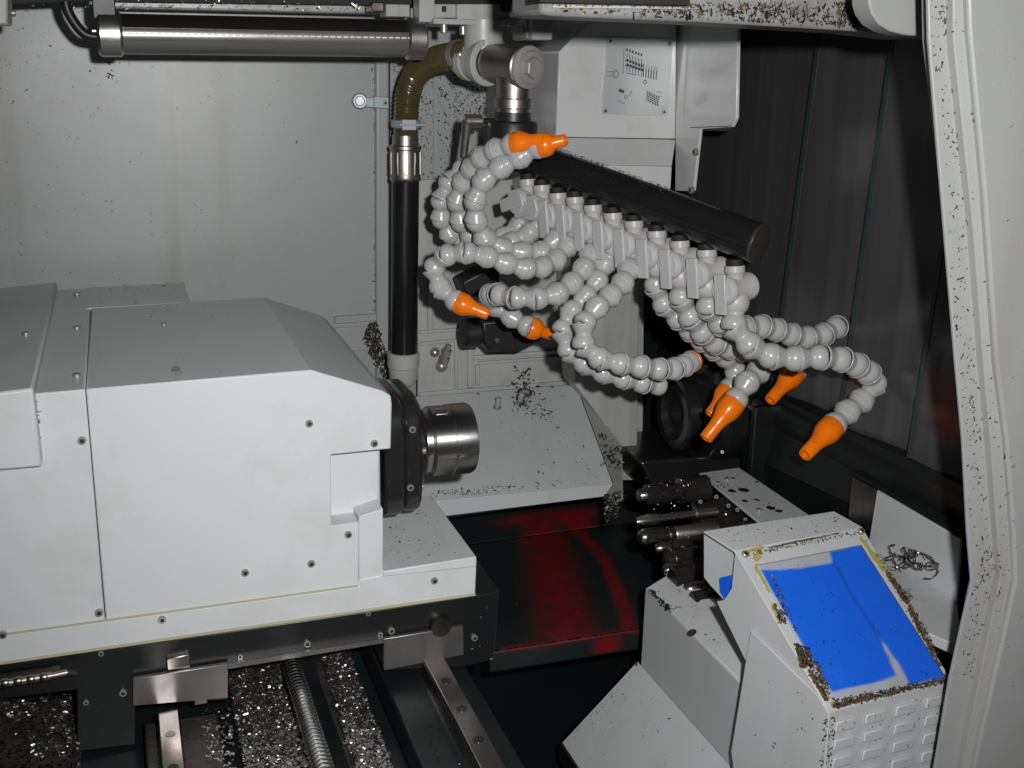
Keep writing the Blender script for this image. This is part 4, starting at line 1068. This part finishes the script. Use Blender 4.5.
g2, *_ = gang(636, 522, 716, 511, .99, [('tip', 'steel', [(0, 0), (0, 3.5), (.05, 5), (.18, 6.2), (.26, 6.2), (.28, 4.8)]), ('bar', 'steel', [(.28, 4.8), (.30, 4.6), (.72, 4.6), (.74, 6), (1, 6), (1, 0)])], 'slim bright boring bar below the topmost ribbed black tool spindle', 'boring_bar')
g3, *_ = gang(638, 538, 716, 530, .965, [('collet_nut', 'dsteel', [(0, 0), (0, 4), (.02, 6.5), (.06, 7.2), (.08, 8.8), (.30, 9.2), (.33, 7.6), (.36, 7.6), (.38, 8.8), (.44, 8.8), (.45, 7.2)]), ('shank', 'nickel', [(.45, 7.4), (.47, 8.2), (1, 8.6), (1, 0)])], 'tool with dark nut and brownish polished shank, third from top')
g4, *_ = gang(664, 561, 714, 552, .94, [('ring', 'dsteel', [(.16, 10.7), (.17, 10.9), (.20, 10.9), (.21, 10.7)]), ('collet_nut', 'black', [(0, 0), (0, 5), (.04, 8), (.14, 9), (.16, 10.5), (.30, 10.5), (.33, 8.5), (.38, 8.5), (.41, 11), (.55, 11), (.58, 9), (.62, 11.5), (1, 11.5), (1, 0)])], 'black tool spindle with stacked ribbed rings, above two plain black tool bodies')  # thin steel ring added for its glint on the black nut
g5, *_ = gang(672, 580, 716, 574, .91, [('body', 'black', [(0, 0), (0, 11), (.03, 13), (.35, 13.5), (.38, 12), (.45, 12), (.48, 13.5), (1, 14), (1, 0)])], 'fat plain black cylindrical tool body resting near the grey box top')
g6, a6, b6, k6 = gang(692, 603, 730, 597, .87, [('body', 'black', [(0, 0), (0, 9), (.04, 11.5), (.4, 12), (.45, 13.5), (1, 13.5), (1, 0)])], 'lowest black tool body with a thin steel pin sticking out')
MB().lathe([(0, 0), (0, 2.4 * k6), (.0025, 2.6 * k6), (.0035, 1.3 * k6), (.024, 1.3 * k6), (.0245, 0)], PY(670, 611, .87), a6 - PY(670, 611, .87), 14).build('pin', 'bolt', g6)
tb = thing('tool_block', PY(740, 540, .97), 'black oily tool block holding a row of tools that point left', 'tool block')
MB().prism([PY(690, 499, 1.04), PY(770, 490, 1.04), PY(770, 540, 1.04), PY(690, 540, 1.04)], V((0, -.05, -.02))).build('block', 'black', tb, bevel=.003)
MB().prism([PY(706, 524, .98), PY(790, 514, .98), PY(790, 610, .98), PY(706, 606, .98)], V((0, -.07, -.03))).build('block', 'black', tb, bevel=.003)
for (x, y) in [(716, 497), (737, 510), (700, 502), (728, 506), (745, 520)]:
    bolt(PY(x, y, .985), V((-.2, -.8, .5)), tb, BOLTS)
cb = MB()
scatter(cb, [(640, 478), (720, 468), (740, 520), (650, 520)], lambda x, y: PY(x, y, 1.0), V((0, -.6, .6)), 90, .0022, lift=.004, curl=True)
stuff(cb, 'tool_chips', 'dsteel', 'small glinting chips stuck over the oily black tool block', 'metal chips')
for (tx, ty, yy, rr_) in [(655, 549, .95, 6), (663, 571, .925, 7), (684, 590, .89, 8)]:
    t_, *_r = gang(tx, ty, tx + 48, ty - 8, yy, [('collet_nut', 'dsteel', [(0, 0), (0, rr_ * .5), (.05, rr_ * .8), (.12, rr_), (.3, rr_), (.33, rr_ * .8), (.38, rr_ * .8)]), ('shank', 'black', [(.38, rr_ * .85), (.42, rr_ * 1.1), (.6, rr_ * 1.1), (.62, rr_ * .9), (.7, rr_ * .9), (.72, rr_ * 1.2), (1, rr_ * 1.2), (1, 0)])],
        {655: 'small dark collet tool tucked under the tool with brownish shank', 663: 'small collet tool between the stacked ring spindle and the fat plain body', 684: 'small collet tool just above the tool with the steel pin'}[tx])
# arm plate
zt_ = PY(762, 522, .95).z
ap = thing('arm_plate', PZ(752, 495, zt_), 'flat grey arm plate with stains and screw holes above the tool block', 'plate')
MB().prism([PZ(699.5, 473, zt_), PZ(739, 467.5, zt_), PZ(812, 517, zt_), PZ(764, 526, zt_)], Z * -.003).build('plate', 'cover', ap, bevel=.0006)
for (x, y) in [(759, 511), (727, 480)]: bolt(PZ(x, y, zt_), Z, ap, BOLT)
for (x, y, r) in [(744, 490, 4.5), (732, 491, 3.5), (745, 501, 2.6), (757, 500, 2.4), (771, 508, 4), (779, 511, 3.6), (733, 478, 2.2), (718, 482, 1.6), (757, 482, 1.8)]:
    kk = mpp(PZ(x, y, zt_)); pts = []
    for i in range(14):
        a = i * 2 * math.pi / 14; rr_ = r * kk * random.uniform(.8, 1.2)
        pts.append(PZ(x, y, zt_ + .0001) + V((math.cos(a) * rr_ * 1.1, math.sin(a) * rr_ * 1.3, 0)))
    MB().prism(pts, Z * .0003).build('oil_spot', 'chipbrown' if r < 2.5 else 'chipdark', ap)
ch = MB()
scatter(ch, [(703, 474), (738, 470), (800, 513), (766, 521)], lambda x, y: PZ(x, y, zt_ + .0002), Z, 50, .0018)
stuff(ch, 'plate_chips', 'chipbrown', 'brown chips scattered over the flat grey arm plate', 'metal chips')

# ================================================================== tool cover with the blue window
a_ = math.radians(11)
cd_ = V((math.cos(a_), math.sin(a_), 0)); cn = V((-math.sin(a_), math.cos(a_), 0))
Fp = PY(829, 711, .62)
def SD(x, y, off=0): return PL(x, y, Fp - cd_ * off, cd_)
def FR(x, y, off=0): return PL(x, y, Fp - cn * off, cn)
Ap, Bp, Gp = SD(703.5, 531), SD(735, 551), SD(822, 800)
Ep = FR(951, 680)
sn = (Ep - Fp).cross(Bp - Fp).normalized(); sn = sn if sn.z > 0 else -sn
def SL(x, y, off=0): return PL(x, y, Fp + sn * off, sn)
Cp = SL(862.5, 527)
tn_ = (Bp - Ap).cross(cd_).normalized(); tn_ = tn_ if tn_.z > 0 else -tn_
Dp = PL(834, 511, Ap, tn_)
tc = thing('tool_cover', Fp + V((0, 0, -.1)), 'grey white tool cover with a blue film window and embossed front', 'cover')
MB().prism([Ap, Bp, Cp, Dp], tn_ * -.0018).build('top_panel', 'cover', tc, bevel=.0005)
MB().prism([Bp + sn * -.0003, Cp + sn * -.0003, Ep, Fp], sn * -.0018).build('window_frame', 'cover', tc, bevel=.0005)
fpn = [FR(829.2, 711.8), FR(951, 680.8), FR(934, 800), FR(822.3, 800)]
MB().prism(fpn, cn * .0018).build('front_panel', 'cover', tc, bevel=.0005)
em = MB()
def FRu(u, v):   # u along the row 0..4, v down 0..5 -> world
    p = FR(834 + 30.2 * u - 1.5 * v, 722 - 7.9 * u + 18.0 * v); return p
for r in range(6):
    for c_ in range(4):
        q = [FRu(c_ + .04, r + .0), FRu(c_ + .04 + .66, r + .0), FRu(c_ + .66, r + .55), FRu(c_, r + .55)]
        if q[1].x > Ep.x + .002: continue
        MB().prism([p - cn * .0002 for p in q], cn * -.0020).build('embossed_pad', 'cover', tc, bevel=.0008)
sdp = [SD(735, 552.3), SD(829, 712), SD(822, 800), SD(733, 800), SD(732, 751), SD(746, 662), SD(716.5, 601.5), SD(724, 600), SD(731.5, 588)]
MB().prism(sdp, cd_ * .0016).build('side_panel', 'cover', tc, bevel=.0004)
ov = [SD(750.6, 631, .0024), SD(816, 694, .0024), SD(829, 713, .0024), SD(822, 800, .0024), SD(737, 800, .0024), SD(731, 751, .0024)]
MB().prism(ov, cd_ * .0018).build('side_overlay', 'cover', tc, bevel=.0005)
inn = [SD(704, 533, -.008), SD(736, 553, -.008), SD(733, 590, -.008), SD(725, 601, -.008), SD(710, 585, -.008), SD(704, 577, -.008)]
MB().prism(inn, cd_ * .0016).build('inner_wall', 'cover', tc)
nb = [SD(719, 578, -.0065), SD(731, 575, -.0065), SD(731, 588, -.0065), SD(724.5, 599, -.0065), SD(720, 592, -.0065)]
MB().prism(nb, cd_ * .0008).build('blue_film_corner', 'blue', tc)
wf = [(757, 565), (861, 545), (946.5, 678.5), (830.5, 702)]
def seg_d(x, y, a, b):
    dx, dy = b[0] - a[0], b[1] - a[1]
    q = max(0, min(1, ((x - a[0]) * dx + (y - a[1]) * dy) / (dx * dx + dy * dy)))
    return math.hypot(x - a[0] - dx * q, y - a[1] - dy * q)
def sdf(x, y, pol):
    d = min(seg_d(x, y, pol[k], pol[(k + 1) % len(pol)]) for k in range(len(pol)))
    return d if in_poly(x, y, pol) else -d
fL = [(760, 570), (780, 570), (805, 567.5), (829, 564), (840, 560), (881, 640), (896, 676), (870, 684), (845, 689), (832, 692.5), (800, 641)]
fR = [(829, 551.5), (861, 545), (946, 677), (930, 680.5), (910, 685), (897, 662), (880, 638), (850, 594), (835, 572)]
nx_, ny_ = 64, 80
wv, wfc, vb_, vc_ = [], [], [], []
from mathutils import noise as _nz
for jj in range(ny_ + 1):
    for ii in range(nx_ + 1):
        u_, v_ = ii / nx_, jj / ny_
        tx = (wf[0][0] * (1 - u_) + wf[1][0] * u_) * (1 - v_) + (wf[3][0] * (1 - u_) + wf[2][0] * u_) * v_
        ty = (wf[0][1] * (1 - u_) + wf[1][1] * u_) * (1 - v_) + (wf[3][1] * (1 - u_) + wf[2][1] * u_) * v_
        hgt = .0006 + .0005 * _nz.noise(V((tx / 22, ty / 22, 2)))
        wv.append(SL(tx, ty, .0008) + sn * hgt * .6)
        w1 = _nz.noise(V((tx / 14, ty / 14, 5))) * 1.2
        dd = max(sdf(tx, ty, fL), sdf(tx, ty, fR)) + w1 * .6
        soft = 2.2 if ty < 600 else 3.0
        t_ = max(0, min(1, .5 + dd / soft)); vb_.append(t_ * t_ * (3 - 2 * t_))
        cl_ = min(seg_d(tx, ty, (834, 562), (852, 596)), seg_d(tx, ty, (852, 596), (881, 641)))
        vc_.append(.55 * math.exp(-(cl_ / 1.8) ** 2))
for jj in range(ny_):
    for ii in range(nx_):
        k = jj * (nx_ + 1) + ii; wfc.append((k, k + 1, k + nx_ + 2, k + nx_ + 1))
wo = MB().add(wv, wfc).build('window', 'window', tc)
for nm_, vals_ in (('blue', vb_), ('crease', vc_)):
    at_ = wo.data.attributes.new(nm_, 'FLOAT', 'POINT')
    for k, v in enumerate(vals_): at_.data[k].value = v
so_ = wo.modifiers.new('thick', 'SOLIDIFY'); so_.thickness = .0009; so_.offset = -1
for (x, y) in [(744.5, 555), (860.5, 532), ]: bolt(SL(x, y, .0), sn, tc, BOLT)
random.seed(21)
def smear(path, w, m, off=.0003, nm='sealant', seed=0):
    """irregular flat run of material lying on the window frame"""
    L_, R_ = [], []
    for i, (x, y) in enumerate(path):
        x2, y2 = path[min(i + 1, len(path) - 1)]; x1, y1 = path[max(i - 1, 0)]
        dx, dy = x2 - x1, y2 - y1; l = math.hypot(dx, dy) or 1
        ww = w * random.uniform(.45, 1.25) * (.4 if i in (0, len(path) - 1) else 1)
        L_.append((x - dy / l * ww, y + dx / l * ww)); R_.append((x + dy / l * ww, y - dx / l * ww))
    pol = L_ + R_[::-1]
    MB().prism([SL(x, y, off) for x, y in pol], sn * .0006).build(nm, m, tc, smooth=True)
def poly_path(p0, p1, n, j=.6):
    return [(p0[0] + (p1[0] - p0[0]) * i / n + random.uniform(-j, j), p0[1] + (p1[1] - p0[1]) * i / n + random.uniform(-j, j)) for i in range(n + 1)]
smear(poly_path((761, 545), (756, 562), 6), 3.4, 'sealant')
smear(poly_path((756, 564), (770, 592), 9), 2.6, 'sealant')
smear(poly_path((772, 604), (781, 622), 8), 2.6, 'sealant', .0004)
smear(poly_path((860, 537), (885, 572), 12), 2.4, 'sealant')
smear(poly_path((742, 552), (765, 547), 7), 1.5, 'sealant', .0005)
smear(poly_path((826, 690), (836, 709), 7), 2.6, 'sealant')
smear(poly_path((943, 676), (949, 684), 4), 2.0, 'sealant')
for p0_, p1_, n_, w_, j_ in [((832, 707), (880, 695), 22, 2.2, 1.2), ((884, 694), (947, 679), 26, 1.6, 1.2), ((798, 646), (806, 668), 12, 4.0, 1.5), ((808, 668), (828, 702), 16, 2.4, 1.5), ((774, 604), (781, 622), 9, 2.0, 1.0), ((886, 572), (908, 604), 16, 2.4, 1.5), ((908, 606), (940, 668), 22, 1.8, 1.6), ((768, 548), (840, 533), 26, .8, .5)]:
    smear(poly_path(p0_, p1_, n_, j_), w_, 'grime', .0005, 'grime')
def chips_on(fn_, n_, poly, cnt, size, mb, **k): scatter(mb, poly, fn_, n_, cnt, size, **k)
cbr = MB(); cdk = MB()
g = lambda x, y: SL(x, y, .0008)
for mb_, mult in ((cbr, 1.0), (cdk, .7)):
    chips_on(g, sn, [(832, 701), (945, 677), (950, 682), (833, 709)], int(330 * mult), .0017, mb_, lift=.002, curl=True)
    chips_on(g, sn, [(742, 553), (865, 529), (866, 533), (744, 557)], int(110 * mult), .0015, mb_)
    chips_on(g, sn, [(762, 566), (768, 566), (832, 695), (824, 695)], int(80 * mult), .0019, mb_, curl=True, dens=clump(4, 18, .25))
    chips_on(g, sn, [(794, 645), (808, 650), (812, 668), (800, 668)], int(150 * mult), .0020, mb_, lift=.003, curl=True)
    chips_on(g, sn, [(805, 660), (818, 662), (832, 700), (824, 700)], int(90 * mult), .0019, mb_, lift=.002)
    chips_on(g, sn, [(866, 540), (872, 540), (950, 672), (944, 676)], int(170 * mult), .0018, mb_, curl=True, dens=clump(9, 22, .3))
    chips_on(g, sn, [(897, 588), (908, 590), (910, 602), (900, 602)], int(50 * mult), .0021, mb_, lift=.003, curl=True)
    chips_on(g, sn, [(777, 610), (785, 612), (784, 626), (777, 624)], int(40 * mult), .0020, mb_, lift=.003, curl=True)
    chips_on(lambda x, y: FR(x, y, .0022), -cn, [(824, 718), (836, 716), (830, 775), (820, 775)], int(70 * mult), .0017, mb_)
    chips_on(lambda x, y: FR(x, y, .0022), -cn, [(838, 718), (945, 692), (935, 765), (830, 765)], int(26 * mult), .0014, mb_)
    chips_on(lambda x, y: PL(x, y, Ap + tn_ * .0002, tn_), tn_, [(710, 532), (832, 513), (858, 526), (738, 549)], int(34 * mult), .0014, mb_)
chips_on(lambda x, y: SL(x, y, .0022), sn, [(765, 572), (855, 552), (938, 675), (838, 690)], 46, .0010, cdk)
chips_on(lambda x, y: SL(x, y, .0022), sn, [(815, 590), (835, 590), (838, 622), (820, 622)], 14, .0012, cdk)
chips_on(lambda x, y: SD(x, y, .0028), -cd_, [(750, 640), (825, 715), (820, 765), (740, 765)], 14, .0016, cdk)
stuff(cbr, 'window_chips', 'chipbrown', 'brown chips and grime packed along the edges of the blue window', 'metal chips')
stuff(cdk, 'window_specks', 'chipdark', 'dark chips dotted over the blue window and its frame', 'metal chips')
cw = MB()
chips_on(lambda x, y: SL(x, y, .0022), sn, [(765, 572), (855, 552), (938, 675), (838, 690)], 12, .0014, cw)
stuff(cw, 'window_glints', 'chipbright', 'tiny bright chips glinting on the blue window film', 'metal chips')

# ================================================================== stepped box and chute left of the cover
bxt = thing('stepped_box', PY(690, 690, .75), 'grey sheet metal box with folded top, left of the blue window cover', 'box')
T1 = PY(645, 588, .925); xb_ = T1.x
T3 = PX(741, 681, xb_); T2 = PY(671, 572, .925)

T3b = V((xb_, SD(731, 751).y + .003, T1.z))
T2b = T2 + (T3b - T1)
Bm1 = PX(637.5, 662, xb_)
Bm1 = V((xb_, T1.y, Bm1.z)); 
Bm2 = V((xb_, T3b.y, Bm1.z))
right = V((.14, 0, 0))
poly = [T1, T2, T2 + right, V((T2.x + .14, T1.y, Bm1.z - .15)), V((xb_, T1.y, Bm1.z - .15))]
MB().prism(poly, V((0, T3b.y - T1.y, 0))).build('box_panel', 'cover', bxt, bevel=.0018)
kx = [PX(650, 598, xb_ - .0006), PX(668, 614, xb_ - .0006), PX(666, 617, xb_ - .0006), PX(649, 601, xb_ - .0006)]
pp = V((T2 - T1)).normalized(); nb_ = Y.cross(pp).normalized(); nb_ = nb_ if nb_.z > 0 else -nb_
MB().cyl(PL(692, 633, T1, nb_), PL(692, 633, T1, nb_) + nb_ * .0006, .0046, 20).build('plug', 'dsteel', bxt)
mb = MB()
scatter(mb, [(647, 589), (652, 590), (672, 610), (668, 612)], lambda x, y: PL(x, y, T1 + nb_ * .0003, nb_), nb_, 110, .0024)
scatter(mb, [(650, 587), (671, 574), (735, 650), (735, 672)], lambda x, y: PL(x, y, T1 + nb_ * .0003, nb_), nb_, 26, .0017)
stuff(mb, 'box_chips', 'chipdark', 'dark chips along the folded edge of the grey stepped box', 'metal chips')
cs = thing('chute_sheet', PY(620, 740, .8), 'sloping grey chute sheet at bottom centre beside the stepped box', 'chute')
H1 = PX(638, 661, xb_); H2 = V((xb_, SD(731, 751).y + .003, H1.z))
W1 = PY(562.5, 742, H1.y + .0); W2 = W1 + (H2 - H1)
MB().prism([H1 - X * .0005, H2 - X * .0005, W2, W1], V((-.001, 0, -.003))).build('sheet', 'cover', cs, bevel=.0006)
MB().prism([W1 + V((-.0005, 0, 0)), W2 + V((-.0005, 0, 0)), W2 + V((-.0005, 0, -.02)), W1 + V((-.0005, 0, -.02))], X * -.002).build('folded_edge', 'dsteel', cs)
nc = (H2 - H1).cross(W1 - H1).normalized(); nc = nc if nc.z > 0 else -nc
bolt(PX(638, 664, xb_ - .002), V((-1, -.3, .3)), cs, BOLTS)
mb = MB()
scatter(mb, [(638, 668), (725, 765), (585, 765), (568, 742)], lambda x, y: PL(x, y, H1 + nc * .0003, nc), nc, 26, .0016)
scatter(mb, [(636, 668), (640, 668), (572, 742), (566, 740)], lambda x, y: PL(x, y, H1 + nc * .0003, nc), nc, 30, .0015)
stuff(mb, 'chute_chips', 'chipdark', 'sparse dark chips on the sloping grey chute sheet', 'metal chips')

# ================================================================== door frame and top beam
YD = .60
df = thing('door_frame', PY(985, 700, YD), 'white painted door frame at right edge speckled with brown chips', 'door frame')
in_ = [(927, -60), (929, 40), (945, 230), (956, 363), (963, 440), (968, 534), (972, 581), (950, 680), (930, 800)]
m1 = [(952, -60), (953, 40), (973, 230), (983, 363), (990, 440), (997, 534), (1000, 576), (985, 650), (955, 800)]
m2 = [(966, -60), (969, 30), (984, 190), (996, 363), (1006, 440), (1013, 534), (1015, 581), (1000, 650), (966, 800)]
o_ = [(1200, -60), (1200, 30), (1200, 190), (1200, 363), (1200, 440), (1200, 534), (1200, 581), (1200, 650), (1200, 800)]
def strip(p, q, yp, yq, th, nm, m, par, bv=.0008):
    a = [PY(x, y, yp) for x, y in p]; b = [PY(x, y, yq) for x, y in q]
    n = len(a); e = V((0, th, 0)); vs = a + b + [v + e for v in a] + [v + e for v in b]; fs = []
    for i in range(n - 1):
        fs += [(i, i + 1, n + i + 1, n + i), (2 * n + i, 3 * n + i, 3 * n + i + 1, 2 * n + i + 1),
               (i, 2 * n + i, 2 * n + i + 1, i + 1), (n + i, n + i + 1, 3 * n + i + 1, 3 * n + i)]
    fs += [(0, n, 3 * n, 2 * n), (n - 1, 3 * n - 1, 4 * n - 1, 2 * n - 1)]
    return MB().add(vs, fs).build(nm, m, par, bevel=bv)
strip(in_, m1, YD + .012, YD + .010, .003, 'inner_rim', 'door', df)
strip([(x + .3, y) for x, y in m1], m2, YD + .004, YD + .001, .03, 'middle_step', 'door', df)
strip([(x + .5, y) for x, y in m2], o_, YD - .003, YD - .012, .02, 'outer_panel', 'door', df, .002)
ch = MB(); c2 = MB()
fd = lambda x, y: PY(x, y, YD + .0095)
for mb_, n_, s_ in ((ch, 360, .0015), (c2, 110, .0013)):
    random.seed(n_)
    for _ in range(n_):
        j = random.random() ** .9 * (len(in_) - 2); i = int(j); t = j - i
        u = random.gauss(.45, .22)
        if random.random() < .34: u = random.uniform(.08, 1.5)
        ax_ = in_[i][0] + (in_[i + 1][0] - in_[i][0]) * t; ay = in_[i][1] + (in_[i + 1][1] - in_[i][1]) * t
        bx_ = m1[i][0] + (m1[i + 1][0] - m1[i][0]) * t
        x = ax_ + (bx_ - ax_) * u
        if u < .05: continue
        yy = YD + .0092 if u < .98 else YD + .0005
        flake(mb_, PY(x, ay, yy), -Y, s_ * random.uniform(.4, 1.7))
    scatter(mb_, [(985, 560), (1012, 565), (1010, 600), (985, 600)], lambda x, y: PY(x, y, YD + .0005), -Y, n_ // 10, s_ * .8)
stuff(ch, 'frame_chips', 'chipbrown', 'brown chips stuck down the inner rim of the white door frame', 'metal chips')
scatter(c2, [(1010, 30), (1023, 30), (1023, 760), (1000, 760)], lambda x, y: PY(x, y, YD - .0135), -Y, 12, .0012)
stuff(c2, 'frame_specks', 'chipdark', 'dark specks on the white door frame at right', 'metal chips')
tbm = thing('top_beam', PY(740, 10, .76), 'grey top beam of the door opening dirtied with dark brown chips', 'beam')
YBm = .76
MB().prism(fy([(540, -60), (900, -60), (932, 39), (871, 32), (700, 22), (553, 16), (540, 14)], YBm), Y * .06).build('face', 'beam', tbm, bevel=.003)
MB().prism(fy([(553, 4), (700, 7), (700, 9.5), (553, 8)], YBm - .003), Y * .004).build('ledge', 'grey', tbm, bevel=.001)
MB().prism(fy([(540, -60), (690, -60), (690, 5), (540, 2)], YBm - .02), Y * .024).build('upper_edge', 'gasket', tbm)
rc = [(868, -60), (869, 4), (872, 14), (879, 24), (890, 31), (905, 35), (931, 37), (960, 38), (960, -60)]
MB().prism(fy(rc, .68), Y * .02).build('corner_plate', 'door', tbm, bevel=.0012)
ch = MB()
fb = lambda x, y: PY(x, y, YBm - .0006)
random.seed(31)
scatter(ch, [(553, 2), (870, 2), (875, 28), (700, 19), (553, 13)], fb, -Y, 420, .0020, dens=lambda x, y: (.25 + blob(760, 12, 30)(x, y) + blob(850, 20, 22)(x, y) + .5 * blob(680, 12, 40)(x, y)) * (.4 + clump(6, 9, .1)(x, y)))
scatter(ch, [(840, 2), (868, 2), (874, 26), (850, 26)], fb, -Y, 60, .0022)
scatter(ch, [(553, 1), (700, 4), (700, 8), (553, 5)], lambda x, y: PY(x, y, YBm - .0036), -Y, 160, .0019)
stuff(ch, 'beam_chips', 'chipbrown', 'dark brown chips smeared along the grey top beam', 'metal chips')
ch = MB()
scatter(ch, [(553, 2), (870, 2), (875, 28), (700, 19), (553, 13)], fb, -Y, 620, .0021, dens=lambda x, y: (.2 + blob(760, 12, 34)(x, y) + blob(845, 20, 24)(x, y) + .4 * blob(680, 12, 40)(x, y)) * (.3 + clump(6, 9, .1)(x, y)))
stuff(ch, 'beam_grime', 'chipdark', 'black grime flakes clustered on the grey top beam', 'metal chips')
# ================================================================== light
FL = EYE + R @ V((.060, .042, .01))
ld = bpy.data.lights.new('camera_flash', 'SPOT')
ld.energy = 41; ld.shadow_soft_size = .011; ld.spot_size = math.radians(94); ld.spot_blend = 1.0; ld.color = (1, .995, .985)
lo = bpy.data.objects.new('camera_flash', ld); col.objects.link(lo)
lo.matrix_world = Matrix.Translation(FL) @ R.to_4x4()
w = bpy.data.worlds.new('World'); sc.world = w; w.use_nodes = True
w.node_tree.nodes['Background'].inputs[0].default_value = (.85, .93, 1, 1)
w.node_tree.nodes['Background'].inputs[1].default_value = .02
sc.view_settings.view_transform = 'Standard'; sc.view_settings.look = 'None'
sc.view_settings.exposure = 0; sc.view_settings.gamma = 1
sc.cycles.use_denoising = True
sc.cycles.max_bounces = 6
